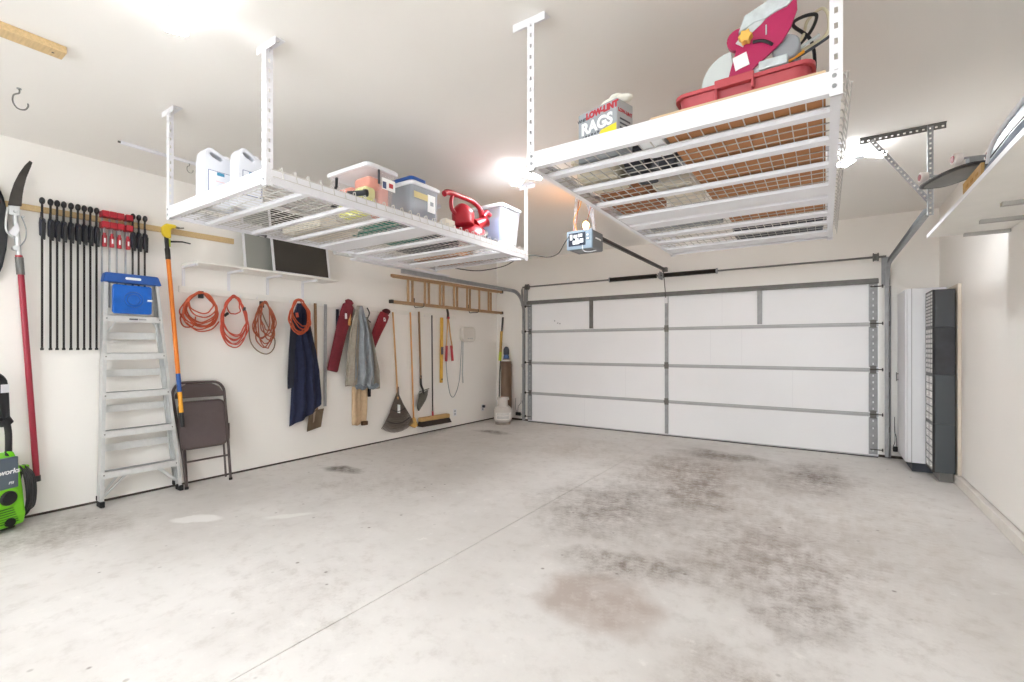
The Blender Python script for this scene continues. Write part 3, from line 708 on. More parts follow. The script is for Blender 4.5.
MB().box(-.365, -.225, 1.985, 2.012, zt + .075, zt + .108).box(-.365, -.355, 1.987, 2.012, zt + .02, zt + .08).box(-.235, -.225, 1.987, 2.012, zt + .045, zt + .08).build('grip', tray_red, t, bevel=.004)

t = thing('tile_saw', 'magenta wet tile saw with yellow knob standing in the red tray', 'saw', (-.22, 2.17, zt + .012))
pl = [(-.345, 2.425), (-.331, 2.479), (-.31, 2.552), (-.295, 2.60), (-.243, 2.652), (-.192, 2.675), (-.14, 2.70), (-.093, 2.70), (-.09, 2.644), (-.112, 2.581), (-.141, 2.537), (-.185, 2.502), (-.243, 2.462), (-.287, 2.425)]
MB().prism(pl, (0, 2.14, 0), X, Z, Y, .012).build('saw_plate', magenta, t, bevel=.002)
MB().prism([(-.31, 2.585), (-.235, 2.665), (-.19, 2.655), (-.215, 2.63), (-.26, 2.60), (-.282, 2.56)], (0, 2.1375, 0), X, Z, Y, .004).build('slurry_splash', wash_grey, t)
MB().prism([(-.30, 2.62), (-.275, 2.685), (-.20, 2.71), (-.13, 2.75), (-.085, 2.755), (-.087, 2.70), (-.125, 2.665), (-.16, 2.66), (-.2, 2.645), (-.24, 2.645)], (0, 2.132, 0), X, Z, Y, .034).build('tilt_arm', wash_grey, t, bevel=.003)
arc = [(-.53 + .0 + .24 * math.cos(a), 2.36 + .24 * math.sin(a)) for a in (math.radians(d) for d in range(150, 29, -10))]
gd = [(-.455, 2.40)] + [(-.33 - .12 * math.cos(a), 2.45 + .125 * math.sin(a)) for a in (math.radians(q) for q in range(5, 100, 12))] + [(-.31, 2.40)]
MB().prism(gd, (0, 2.165, 0), X, Z, Y, .03).build('blade_guard', mat('pale_grey_guard', (206, 216, 214), .45, var=.05), t, bevel=.004)
st = [((.028 if k % 2 == 0 else .020) * math.cos(math.radians(k * 30)), (.028 if k % 2 == 0 else .020) * math.sin(math.radians(k * 30))) for k in range(12)]
MB().prism(st, (-.27, 2.10, 2.585), X, Z, Y, .035).build('knob', mat('amber_knob', (236, 190, 92), .45, var=.05), t, bevel=.004)
MB().tube(spline([(-.245, 2.134, 2.565), (-.215, 2.134, 2.56), (-.19, 2.134, 2.545), (-.175, 2.134, 2.53)], 4), .006, 6).build('arc_slot', black_plas, t)
MB().box(-.316, -.262, 2.1365, 2.1395, 2.475, 2.532).move(Matrix.Translation((-.289, 0, 2.5)) @ Matrix.Rotation(math.radians(-12), 4, 'Y') @ Matrix.Translation((.289, 0, -2.5))).build('paper_label', ink_white, t)
MB().box(-.20, -.195, 2.137, 2.139, 2.58, 2.62).build('printed_line', wash_grey, t)
MB().cyl((-.13, 2.16, 2.52), (-.13, 2.27, 2.52), .05, 18).build('motor', grey_plas, t, True, bevel=.006)
MB().ball((-.16, 2.22, 2.47), .06, .05, .05).build('motor_base', dark_steel, t, True)
MB().box(-.22, -.12, 2.09, 2.14, 2.42, 2.455).build('table_fence', wash_grey, t, bevel=.004)
MB().box(-.42, -.14, 2.08, 2.28, zt + .012, zt + .03).box(-.27, -.2, 2.16, 2.24, zt + .03, 2.47).build('saw_base', wash_grey, t, bevel=.003)
MB().lathe((-.305, 2.185, 2.62), [(.001, -.012), (.045, -.012), (.045, .012), (.001, .012)], 18, Y).build('pivot_disc', magenta, t, True)
for pts, m, r in (([(-.14, 2.2, 2.50), (-.08, 2.28, 2.60), (-.06, 2.32, 2.69), (-.01, 2.32, 2.72), (.012, 2.3, 2.66), (.0, 2.28, 2.58), (-.10, 2.24, 2.52), (-.16, 2.2, 2.46)], mat('beige_cable', (206, 198, 170), .5, var=.05), .006),
                  ([(-.10, 2.3, 2.58), (-.05, 2.32, 2.64), (-.03, 2.32, 2.70), (-.08, 2.3, 2.70), (-.11, 2.27, 2.66), (-.05, 2.31, 2.60), (-.035, 2.33, 2.50), (-.05, 2.3, 2.42)], black_plas, .007),
                  ([(-.18, 2.16, 2.44), (-.08, 2.22, 2.50), (.01, 2.26, 2.56), (.03, 2.3, 2.60)], dkgrey_plas, .006),
                  ([(-.19, 2.17, 2.44), (-.10, 2.2, 2.51), (-.02, 2.24, 2.57)], wash_grey, .006),
                  ([(-.20, 2.15, 2.43), (-.12, 2.18, 2.47), (-.07, 2.2, 2.50)], yellow_orange, .006)):
    MB().tube(spline(pts), r, 7).build('cable', m, t, True)

t = thing('rags_carton', 'grey cardboard carton of rags with white cloth on top', 'box', (-.774, 2.0, DK2 + .001), math.radians(-15))
T_ = world_of(t) @ Matrix.Translation((0, 0, .031))
def rc(mb): mb.move(T_); return mb
w, d, h = .225, .12, .20
rc(MB().box(-w, 0, 0, d, -.031, h)).build('carton_body', rags_grey, t, bevel=.002)
rc(MB().box(.0002, .0012, .003, d - .003, .003, h - .003)).build('side_print', rags_side, t)
ux, uy = T_.to_3x3() @ X, T_.to_3x3() @ Y
on = lambda x, z: T_ @ V((x, -.0012, z))
letters('RAGS', .074, on(-.115, .118), ux, Z, ink_white, t, bold=.003)
letters('LOW-LINT', .038, on(-.085, .174), ux, Z, ink_red, t, bold=.0025)
letters('WHITE', .022, on(-.195, .165), ux, Z, ink_dark, t)
mb = MB()
for k in range(9): mb.box(-.20 + k * .018, -.19 + k * .018, -.0015, -.0005, .078, .084 + .003 * (k % 2))
rc(mb).build('small_print', ink_dark, t)
rc(MB().prism([(-.105, .055), (-.002, .055), (-.002, .09), (-.09, .083)], (0, -.0015, 0), X, Z, -Y, .0004)).build('yellow_band', ink_yellow, t)
letters('LOW-LINT', .022, T_ @ V((.0014, d / 2, .15)), uy, Z, ink_red, t, bold=.001)
mb = MB()
for k in range(4): mb.box(.0012, .0018, .02, d - .02, .05 + k * .02, .058 + k * .02)
rc(mb).build('small_print', ink_dark, t)
rc(MB().ball((-.075, .06, h + .016), .06, .042, .022).ball((-.015, .065, h + .02), .05, .036, .016).ball((-.04, .05, h + .03), .035, .03, .016)).build('protruding_rag', tissue, t, True)

flat('plastic_crate', 'black slatted crate beside the hardboard sheet on the wire deck', 'crate', -.70, -.575, 2.28, 2.50, .12, dkgrey_plas, kind='bin', z0=DK2 + .001)
flat('plastic_basket', 'beige plastic basket on the wire deck behind the rags carton', 'basket', -1.12, -.88, 2.25, 2.55, .1, beige_plas, kind='bin', z0=DK2 + .001)
flat('cardboard_box', 'brown cardboard box farther along the deck behind the beige basket', 'box', -1.12, -.84, 2.62, 3.03, .09, carton)
flat('cardboard_box', 'pale carton on the wire deck between brown box and hardboard', 'box', -.80, -.60, 2.6, 3.0, .08, pale_carton)
flat('storage_bin', 'grey plastic bin with dark slots behind the rags carton', 'bin', -.86, -.72, 2.25, 2.55, .1, dkgrey_plas, kind='bin')
flat('cardboard_box', 'white carton beside the rags carton near the front beam', 'box', -.68, -.575, 1.98, 2.2, .06, white_stuff)
flat('plastic_crate', 'long dark crate at the far end of the saw rack', 'crate', -.62, 0.0, 4.02, 4.36, .09, dkgrey_plas, kind='bin')
flat('cardboard_box', 'long flat brown box across the far half of the saw rack', 'box', -.55, .0, 3.42, 3.62, .08, hardboard)
flat('cardboard_box', 'grey speckled flat carton across the far half of the saw rack', 'box', -1.1, -.6, 3.2, 3.6, .06, grey_plas)

# ------------------------------------------------------------------ ceiling bits
t = thing('lumber_stick', 'short pine stick screwed flat to the ceiling', 'lumber', (-3.38, .3, 2.87))
MB().box(-3.43, -3.335, -.35, .745, 2.872, 2.909).build('stick', pine, t, bevel=.003)
MB().cyl((-3.38, .70, 2.871), (-3.38, .70, 2.8725), .006, 8).cyl((-3.36, .4, 2.871), (-3.36, .4, 2.8725), .006, 8).build('screw', dark_steel, t)
def hook(label, p, s=1, ang=0):
    x, y, z = p; c, sn = math.cos(ang), math.sin(ang)
    pts = [(0, 0), (0, -.03), (-.03, -.05), (-.035, -.10), (-.01, -.145), (.03, -.15), (.05, -.125), (.05, -.10)]
    t = thing('ceiling_hook', label, 'hook', (x, y, z), 0)
    MB().tube(spline([(x + a * s * c, y + a * s * sn, z + b_ * s) for a, b_ in pts]), .005 * s, 8).build('hook_wire', galv_dk, t, True)
    MB().cyl((x, y, z - .002), (x, y, z + .004), .014 * s, 12).build('hook_collar', galv, t)
hook('bare metal hook screwed into the ceiling near the pine stick', (-4.11, .70, 2.905), .82, math.radians(57))
t = thing('ceiling_conduit', 'thin white rail running along the ceiling behind the jugs', 'rail', (-4.5, 2.2, 2.88))
MB().box(-4.512, -4.488, 1.31, 3.6, 2.885, 2.908).build('rail_bar', white_metal, t, bevel=.003)
MB().cyl((-4.5, 1.295, 2.897), (-4.5, 1.31, 2.897), .008, 8).build('end_screw', dark_steel, t)
hook('slim grey hook hanging from the white ceiling rail by the jugs', (-4.5, 1.78, 2.884), .5, math.radians(57))

def light(label, x, y, rz):
    t = thing('ceiling_light', label, 'light', (x, y, HC), rz, 'three-panel ceiling lights')
    T_ = world_of(t)
    MB().lathe((0, 0, -.03), [(.02, -.02), (.05, -.012), (.06, .0), (.06, .028)], 20).move(T_).build('light_base', white_plas, t, True)
    MB().lathe((0, 0, -.095), [(.012, 0), (.04, .004), (.045, .02), (.022, .045)], 18).move(T_).build('hub', white_plas, t, True)
    for k in range(3):
        a = math.radians(120 * k); M = T_ @ Matrix.Rotation(a, 4, 'Z') @ Matrix.Translation((.11, 0, -.085)) @ Matrix.Rotation(math.radians(12), 4, 'Y')
        p = MB().prism(rrect(.13, .10, .02, 4), (0, 0, .004), X, Y, Z, .014).move(M).build('light_panel', mat('glowing_white_housing', (250, 251, 252), .4, var=0, emit=5), t)
        MB().prism(rrect(.12, .09, .018, 4), (0, 0, -.001), X, Y, Z, .004).move(M).build('led_face', led, p)
light('lit ceiling light between the two ceiling racks', -2.24, 3.5, .4)
light('lit ceiling light beyond the saw rack by the perforated hanger', .22, 4.6, .2)
light('lit ceiling light at the picture top above the floor joint', -2.42, .88, .55)
light('added ceiling light, unseen overhead behind the viewer near the back wall', -2.4, -1.4, .3)  # assumed lamp, added out of view to light the room
light('added ceiling light, unseen on the shelf side behind the viewer', .1, -.9, .7)  # second assumed lamp, added for more light from behind

# ------------------------------------------------------------------ tools along the long wall
def bx(o): return WL + o
t = thing('wood_strip', 'long pine strip screwed high on the wall for hanging clamps', 'strip', (WL + .01, 1.6, 2.4))
MB().hexa([V((bx(.002), .6, 2.372)), V((bx(.022), .6, 2.372)), V((bx(.022), 2.425, 2.393)), V((bx(.002), 2.425, 2.393)), V((bx(.002), .6, 2.415)), V((bx(.022), .6, 2.415)), V((bx(.022), 2.425, 2.447)), V((bx(.002), 2.425, 2.447))]).build('strip', pine, t)

def clamp(label, y, zt, zb, first={}):
    x = bx(.05)
    if zb in first:
        return dup(first[zb], (x, y, zt), None, label, 'black bar clamps')
    t = thing('bar_clamp', label, 'clamp', (x, y, zt), 0, 'black bar clamps'); first[zb] = t
    L_ = zt - zb
    MB().box(x - .004, x + .004, y - .0065, y + .0065, zb, zt + .02).build('bar', black_steel, t)
    MB().cyl((x, y, zb - .012), (x, y, zb + .004), .011, 10).build('end_pin', black_steel, t)
    MB().ball((x + .012, y - .002, zt + .03), .026, .0178, .028, 14).build('fixed_jaw', black_plas, t, True)
    MB().prism([(-.016, -.07), (.016, -.08), (.0182, -.01), (.0165, .06), (-.013, .075), (-.0182, .03)], (x - .014, y, zt - .17), Y, Z, X, .042).build('grip_body', navy_plas, t, bevel=.008)
    MB().prism([(-.010, -.085), (.010, -.09), (.014, .04), (.0, .07), (-.012, .03)], (x + .028, y + .001, zt - .185), Y, Z, X, .018).build('trigger', black_plas, t, bevel=.004)
    MB().box(x + .02, x + .05, y - .015, y - .004, zt - .12, zt - .06).build('moving_jaw', black_plas, t, bevel=.006)
    return t
ORD = ['first', 'second', 'third', 'fourth', 'fifth', 'sixth', 'seventh', 'eighth', 'ninth']
for k, y in enumerate((.988, 1.036, 1.074, 1.113, 1.156, 1.198, 1.237, 1.276, 1.316)):
    clamp('long black bar clamp, %s in the row counted from the curved pruning saw' % ORD[k], y, 2.43, 1.31)
for k, y in enumerate((1.562, 1.605, 1.650)):
    clamp('black bar clamp above the blue ladder top, %s beyond the red clamps' % ORD[k], y, 2.44, 1.64)
def redclamp(label, y, first=[None]):
    x = bx(.055)
    if first[0] is not None: return dup(first[0], (x, y, 2.4), None, label)
    t = thing('parallel_clamp', label, 'clamp', (x, y, 2.4), 0, 'red parallel clamps'); first[0] = t
    MB().box(x - .005, x + .003, y - .013, y - .001, 1.66, 2.46).build('bar', galv, t)
    MB().box(x - .012, x + .075, y - .0235, y + .0245, 2.415, 2.465).build('fixed_jaw', red_plas, t, bevel=.004)
    MB().box(x - .012, x + .075, y - .0235, y + .0245, 2.325, 2.375).build('sliding_jaw', red_plas, t, bevel=.004)
    MB().cyl((x + .02, y + .004, 2.2), (x + .02, y + .004, 2.325), .006, 8).build('spindle', galv, t)
    MB().cyl((x + .02, y + .004, 2.17), (x + .02, y + .004, 2.265), .016, 12).cyl((x + .02, y + .004, 2.265), (x + .02, y + .004, 2.285), .011, 10).build('handle', red_plas, t, True)
    MB().box(x + .034, x + .037, y - .002, y + .009, 2.2, 2.24).build('handle_mark', ink_white, t)
    return t
for k, y in enumerate((1.357, 1.407, 1.457, 1.517)):
    redclamp(['red jaw clamp next to the long black bar clamps', 'red jaw clamp, second from the long black bar clamps', 'red jaw clamp, third from the long black bar clamps', 'red jaw clamp set slightly apart beside the short black clamps'][k], y)

# pole pruner
x = bx(.06)
t = thing('pole_pruner', 'red pole pruner with curved saw blade hung on the wood strip', 'pruner', (x, .9, .3))
MB().cyl((x, .957, .31), (x, .868, 1.93), .019, 14).build('pole', red_pole, t, True)
MB().cyl((x, .959, .285), (x, .957, .33), .022, 14).build('end_cap', black_plas, t, True)
MB().cyl((x, .870, 1.87), (x, .862, 2.0), .024, 14).build('grip_sleeve', galv_dk, t, True)
MB().cyl((x, .863, 1.99), (x, .860, 2.015), .021, 14).build('collar', red_plas, t, True)
MB().tube([(x, .861, 2.01), (x, .85, 2.16), (x, .84, 2.33)], [.016, .018, .014], 12).build('head_socket', alu, t, True)
MB().box(x - .008, x + .014, .805, .865, 2.31, 2.39).cyl((x - .02, .84, 2.34), (x + .03, .84, 2.34), .012, 10).cyl((x - .015, .88, 2.31), (x + .025, .88, 2.31), .009, 10).build('head_casting', alu, t, bevel=.004)
bl = [(.80, 2.375), (.872, 2.385)] + [(.876 - .0 + .0, 2.46), (.884, 2.53), (.898, 2.61), (.922, 2.70), (.930, 2.735), (.915, 2.745), (.888, 2.70), (.858, 2.63), (.832, 2.55), (.812, 2.46)]
MB().prism(bl, (x + .016, 0, 0), Y, Z, X, .003).build('saw_blade', dark_steel, t)
MB().tube(spline([(x + .015, .80, 2.36), (x + .02, .79, 2.25), (x + .02, .795, 2.18), (x + .015, .83, 2.14)], 6), .007, 8).build('pruning_hook', alu, t, True)
MB().prism([(.80, 2.17), (.85, 2.26), (.862, 2.2), (.84, 2.15)], (x + .018, 0, 0), Y, Z, X, .004).build('cutter_blade', white_metal, t)
MB().tube(spline([(x + .02, .87, 2.31), (x + .03, .893, 2.22), (x + .03, .89, 2.14), (x + .02, .862, 2.08)], 6), .004, 6).build('pulley_rope', grey_plas, t)
MB().cyl((x - .025, .842, 2.065), (x + .03, .842, 2.065), .02, 12).build('pulley', alu, t, True)

t = thing('plastic_shield', 'black rounded plastic shield hanging beside the pole pruner', 'shield', (bx(.05), .72, 2.15))
pts = [(.70, 2.56), (.755, 2.52), (.785, 2.44), (.806, 2.32), (.81, 2.2), (.80, 2.05), (.78, 1.92), (.75, 1.82), (.70, 1.80), (.66, 1.9), (.64, 2.15), (.66, 2.45)]
MB().prism(pts, (bx(.024), 0, 0), Y, Z, X, .024).build('shield_panel', mat('black_hdpe', (40, 44, 52), .5, var=.1), t, bevel=.012, seg=3)
MB().prism([(p[0] * .9 + .072, p[1] * .9 + .218) for p in pts], (bx(.049), 0, 0), Y, Z, X, .006).build('raised_rib', black_plas, t, bevel=.003)

# pressure washer (built about its own base corner, turned towards the room)
pw = thing('pressure_washer', 'lime green pressure washer with black handle against the wall', 'pressure washer', (-4.887, .863, .002), math.atan2(-.89, .456))
T_ = world_of(pw)     # local +x runs along the front away from the wall, local +y points out of the front? (checked below)
def pwb(mb, *a, **k): mb.move(T_); return mb.build(*a, parent=pw, **k)
# local frame: x along the front (0 at the corner by the wall), y into the room is +y*? -> front faces local +y
S_ = 1
fr = lambda pts: pts
prof = [(-.20, .03), (0, .03), (.015, .10), (-.01, .30), (-.045, .47), (-.07, .52), (-.17, .55), (-.2, .5)]
pwb(MB().prism(prof, (0.0, 0, 0), Y, Z, X, .32), 'body_shell', green_plas, bevel=.02, seg=3)
pwb(MB().hexa([V((.05, .014, .31)), V((.34, .014, .31)), V((.34, .0, .31)), V((.05, .0, .31)), V((.028, -.018, .525)), V((.34, -.018, .525)), V((.34, -.05, .525)), V((.028, -.05, .525))]), 'front_panel', slate_plas, bevel=.006)
pwb(MB().hexa([V((.0, -.06, .48)), V((.02, -.03, .48)), V((.02, -.12, .48)), V((.0, -.12, .48)), V((.035, -.05, .56)), V((.05, -.05, .56)), V((.05, -.12, .56)), V((.035, -.12, .56))]), 'shoulder', green_plas, bevel=.006)
pwb(MB().lathe((.115, .0, .245), [(.052, 0), (.052, .02), (.045, .03), (.001, .032)], 20, Y), 'dial', black_plas, smooth=True)
pwb(MB().lathe((.115, -.005, .245), [(.075, 0), (.075, .012), (.05, .02)], 20, Y), 'dial_ring', green_plas, smooth=True)
for k in range(7): pwb(MB().box(.05 + .006 * k, .30, .003, .0185, .065 + k * .017, .069 + k * .017), 'vent_slot', mat('dark_green_slot', (60, 120, 20), .6, var=.05))
pwb(MB().lathe((.105, .0, .07), [(.03, 0), (.03, .025), (.02, .03)], 16, Y), 'hose_outlet', rubber, smooth=True)
letters('works', .05, T_ @ V((.105, .008, .43)), T_.to_3x3() @ V((-1, 0, 0)), Z + (T_.to_3x3() @ V((0, -.15, 0))), ink_white, pw, shear=.3, bold=.001)
letters('PSI', .026, T_ @ V((.10, .017, .35)), T_.to_3x3() @ V((-1, 0, 0)), Z + (T_.to_3x3() @ V((0, -.1, 0))), ink_white, pw, shear=.3)
hd = [(.03, -.10, .52), (.03, -.10, .68), (.05, -.09, .80), (.06, -.09, 1.02), (.085, -.09, 1.10), (.16, -.09, 1.13), (.24, -.09, 1.10), (.265, -.09, 1.02), (.28, -.09, .8), (.3, -.1, .52)]
pwb(MB().tube(spline(hd, 5), .02, 10), 'handle', black_plas, smooth=True)
pwb(MB().hexa([V((.045, -.115, .78)), V((.07, -.115, .78)), V((.07, -.075, .78)), V((.045, -.075, .78)), V((.055, -.12, 1.08)), V((.15, -.12, 1.12)), V((.15, -.07, 1.12)), V((.055, -.07, 1.08))]), 'handle_plate', black_plas, bevel=.006)
pwb(MB().box(.05, .1, -.069, -.066, .99, 1.05), 'handle_label', white_plas)
pwb(MB().cyl((.042, -.1, .76), (.065, -.1, .80), .04, 12).box(.04, .3, -.115, -.085, .79, .81), 'hose_clip', black_plas, smooth=True)
pwb(MB().box(.02, .3, -.19, -.05, 0, .05), 'foot', black_plas, bevel=.01)
for xx in (-.02, .34): pwb(MB().lathe((xx - .02, -.16, .075), [(.03, 0), (.075, .004), (.075, .04), (.03, .044)], 20, X), 'wheel', rubber, smooth=True)
mb = MB()
for k in range(9):
    a = k * .7; ry = .075 + .012 * math.sin(a); rz = .17 + .02 * math.cos(a * 1.7)
    mb.tube([(-.008 - .007 * k + .004 * math.sin(3 * th + k), -.07 + ry * math.cos(th), .25 + rz * math.sin(th)) for th in (2 * math.pi * q / 22 for q in range(22))], .0065, 6, closed=True)
pwb(mb, 'cord', black_plas, smooth=True)
pwb(MB().tube(spline([(-.05, -.05, .42), (-.10, -.06, .36), (-.11, -.05, .25), (-.09, -.04, .13), (-.05, -.05, .1)], 6), .006, 6), 'cord', black_plas)
pwb(MB().box(-.07, 0, -.10, -.05, .40, .44), 'cord_hook', green_plas, bevel=.008)

# step ladder
xb, xt = -4.945, -4.95
lx = lambda z: xb + (xt - xb) * z / 1.9
yl = lambda z: 1.318 + (1.345 - 1.318) * z / 1.87
yr = lambda z: 1.885 + (1.701 - 1.885) * z / 1.87
t = thing('step_ladder', 'folded aluminium step ladder with blue top leaning on the wall', 'ladder', (-4.98, 1.6, 0))
for yy, s in ((yl, 1), (yr, -1)):
    a, b_ = V((xb, yy(.04), .04)), V((lx(1.88), yy(1.88), 1.88))
    d = (b_ - a).normalized(); 
    mb = MB().obox((a + b_) / 2, (b_ - a) / 2, Y * .0125, X * .003)
    mb.obox((a + b_) / 2 - X * .036 + Y * s * -.0115, (b_ - a) / 2, Y * .0018, X * .034).obox((a + b_) / 2 - X * .07, (b_ - a) / 2, Y * .0125, X * .002)
    mb.build('front_rail', alu, t)
    MB().obox((xb - .03, yy(0) , .025), X * .05, Y * .016, Z * .0245).build('foot', rubber, t, bevel=.006)
    ra, rb = V((xb - .105, yy(.05) + s * .006, .06)), V((lx(1.80) - .055, yy(1.8) + s * .018, 1.83))
    MB().obox((ra + rb) / 2, (rb - ra) / 2, Y * .012, X * .009).build('rear_rail', alu, t)
    MB().obox(ra, X * .016, Y * .016, Z * .02).build('rear_foot', rubber, t, bevel=.004)
for z in (.285, .622, .941, 1.268, 1.588):
    xx = lx(z)
    s = MB().box(xx - .07, xx + .006, yl(z) + .002, yr(z) - .002, z + .0, z + .004).box(xx + .002, xx + .006, yl(z) - .008, yr(z) + .008, z - .052, z + .004).box(xx - .07, xx - .067, yl(z) + .006, yr(z) - .006, z - .03, z)
    s = s.build('step', alu_step, t)
    MB().box(xx - .06, xx - .004, yl(z) + .02, yr(z) - .02, z + .004, z + .0055).build('tread_grip', galv, s)
    for yy in (yl(z) + .008, yr(z) - .008): MB().lathe((xx + .006, yy, z - .024), [(.006, 0), (.004, .003)], 8, X).build('rivet', galv_dk, s)
for z in (.47, .80, 1.10, 1.42):
    xx = lx(z) - .1
    MB().box(xx - .006, xx + .006, yl(z) + .01, yr(z) - .01, z - .03, z + .03).build('rear_bar', alu_step, t)
for yy, s in ((yl, 1), (yr, -1)):
    MB().bar((lx(.27) - .0, yy(.27) + s * .17, .255), (lx(.07) - .0, yy(.08) + s * .014, .09), .018, .006, X).build('corner_brace', alu, t)
    MB().bar((lx(1.5) + .002, yy(1.55) + s * .075, 1.55), (lx(1.4) + .002, yy(1.44) + s * .014, 1.45), .012, .005, X).build('corner_brace', alu, t)
    MB().bar((lx(.27) - .06, yy(.27) + s * .13, .25), (lx(.07) - .06, yy(.08) + s * .014, .09), .018, .006, X).build('corner_brace', alu, t)
zt_ = 1.945
MB().hexa([V((lx(1.9) - .058, 1.32, 1.865)), V((lx(1.9) + .035, 1.32, 1.865)), V((lx(1.9) + .035, 1.73, 1.865)), V((lx(1.9) - .058, 1.73, 1.865)), V((lx(1.9) - .05, 1.335, zt_)), V((lx(1.9) + .025, 1.335, zt_)), V((lx(1.9) + .025, 1.705, zt_)), V((lx(1.9) - .05, 1.705, zt_))]).build('top_cap', blue_plas, t, bevel=.012)
MB().prism(rrect(.11, .022, .01, 4), (lx(1.9) + .0315, 1.52, 1.905), Y, Z, X, .002).build('sticker', ink_white, t)
ps = MB().prism(rrect(.275, .245, .02, 4, 1.517, 1.728), (lx(1.75) + .008, 0, 0), Y, Z, X, .022).build('pail_shelf', mat('glossy_blue_plastic', (22, 96, 190), .22, var=.15, scale=14), t, bevel=.006)
mb = MB()
for r_ in (.045, .065):
    mb.tube([(lx(1.75) + .031, 1.524 + r_ * math.cos(a), 1.728 + r_ * math.sin(a)) for a in (2 * math.pi * k / 24 for k in range(24))], .003, 6, closed=True)
mb.build('embossed_ring', blue_plas, ps)
MB().box(lx(1.75) + .03, lx(1.75) + .0315, 1.62, 1.66, 1.72, 1.735).build('shelf_mark', ink_white, ps)
MB().box(lx(1.57) + .0065, lx(1.57) + .008, 1.50, 1.56, 1.555, 1.568).build('step_label', ink_dark, t)
MB().box(lx(1.57) + .0065, lx(1.57) + .0078, 1.565, 1.62, 1.556, 1.567).build('step_label', galv, t)

# orange pole
x = bx(.075)
t = thing('extension_pole', 'orange pole with yellow cutting head hung from the wood strip', 'pole', (x, 1.85, .5))
pz = lambda z: 1.80 + (1.895 - 1.80) * (2.42 - z) / (2.42 - .52)
px_ = lambda z: x + .125 * (2.42 - z) / 1.9
def pseg(z0, z1, r, m, nm, n=12): MB().cyl((px_(z0), pz(z0), z0), (px_(z1), pz(z1), z1), r, n).build(nm, m, t, True)
pseg(1.08, 2.17, .018, orange_pole, 'pole'); pseg(.91, 1.08, .0185, blue_plas, 'blue_band'); pseg(.72, .91, .018, yellow_orange, 'lower_grip'); pseg(.585, .72, .0165, black_plas, 'tip')
pseg(2.13, 2.23, .021, black_steel, 'ferrule'); pseg(2.23, 2.34, .017, black_plas, 'neck')
MB().prism([(1.765, 2.42), (1.80, 2.46), (1.87, 2.462), (1.90, 2.435), (1.85, 2.425), (1.835, 2.40), (1.84, 2.33), (1.80, 2.32), (1.772, 2.36)], (x - .02, 0, 0), Y, Z, X, .045).build('cutter_head', yellow_plas, t, bevel=.01)
MB().tube(spline([(x + .01, 1.85, 2.445), (x + .02, 1.9, 2.437), (x + .02, 1.94, 2.445)], 4), [.01] * 5 + [.006] * 4, 8).build('cutter_hook', galv_dk, t, True)
MB().tube([(x, 1.83, 2.30), (x + .01, 1.93, 2.315), (x + .01, 2.0, 2.31)], [.009, .007, .006], 8).build('lever', black_plas, t, True)
MB().box(x + .012, x + .016, 1.808, 1.835, 2.25, 2.32).build('neck_tag', lime_plas, t)

# folding chair
xb, xt = -4.925, -5.085
cx_ = lambda z: xb + (xt - xb) * z / 1.0
t = thing('folding_chair', 'brown metal folding chair folded flat against the wall', 'chair', (-5.0, 2.09, 0))
pts = [(1.925, .02), (1.91, .35), (1.868, .80)] + [(1.862 + .10 - .10 * math.cos(a), .87 + .115 * math.sin(a)) for a in (math.radians(q) for q in range(0, 91, 15))] + [(2.215 + .10 * math.sin(a), .87 + .11 * math.cos(a)) for a in (math.radians(q) for q in range(0, 91, 15))] + [(2.318, .6), (2.312, .0125)]
MB().tube([(cx_(z), y, z) for y, z in pts], .0125, 10).build('front_frame', chair_m, t, True)
MB().prism([(1.875, .838), (2.30, .835), (2.30, .87), (2.265, .93), (2.2, .965), (1.98, .972), (1.915, .935), (1.875, .87)], (cx_(.86) + .004, 0, 0), Y, V((-.16, 0, 1)), X, .012).move(Matrix.Translation((.16 * .0, 0, 0))).build('backrest', chair_m, t, bevel=.005)
for o in [o for o in bpy.data.objects if o.parent == t and o.name.startswith('backrest')]: o.location.x += .16 * .86 - .0
MB().tube([(cx_(.585) + .042 + .16 * .585 - .16 * (q[1]), q[0], q[1]) for q in rrect(.40, .43, .06, 5, 2.09, .585)], .011, 8, closed=True).build('seat_rim', chair_m, t, True)
seat = [(q[0], q[1]) for q in rrect(.39, .42, .055, 5, 2.085, .585)]
MB().prism([(p[0] + (.0), p[1] + (p[0] - 2.085) * .0) for p in seat], (cx_(.585) + .03 + .16 * .585, 0, 0), Y, V((-.16, 0, 1)), X, .022).build('seat', chair_seat, t, bevel=.009, seg=3)
MB().prism(rrect(.30, .20, .05, 5, 2.085, .59), (cx_(.585) + .0525 + .16 * .585, 0, 0), Y, V((-.16, 0, 1)), X, .002).build('seat_panel', chair_seat, t, bevel=.001)
MB().cyl((cx_(.245), 1.92, .245), (cx_(.245), 2.315, .245), .009, 10).build('crossbar', chair_m, t, True)
for y in (1.945, 2.288): MB().tube([(cx_(.1) - .03, y, .03), (cx_(.6) - .028, y, .6), (cx_(.78) - .02, y, .78)], .010, 8).build('rear_leg', chair_m, t, True)
for y in (1.926, 2.312): MB().cyl((cx_(0), y, .001), (cx_(.02), y, .024), .016, 10).build('foot_cap', rubber, t, True)
MB().box(cx_(.5) - .01, cx_(.5) + .02, 2.318, 2.332, .40, .56).build('hinge_plate', chair_m, t, bevel=.003)

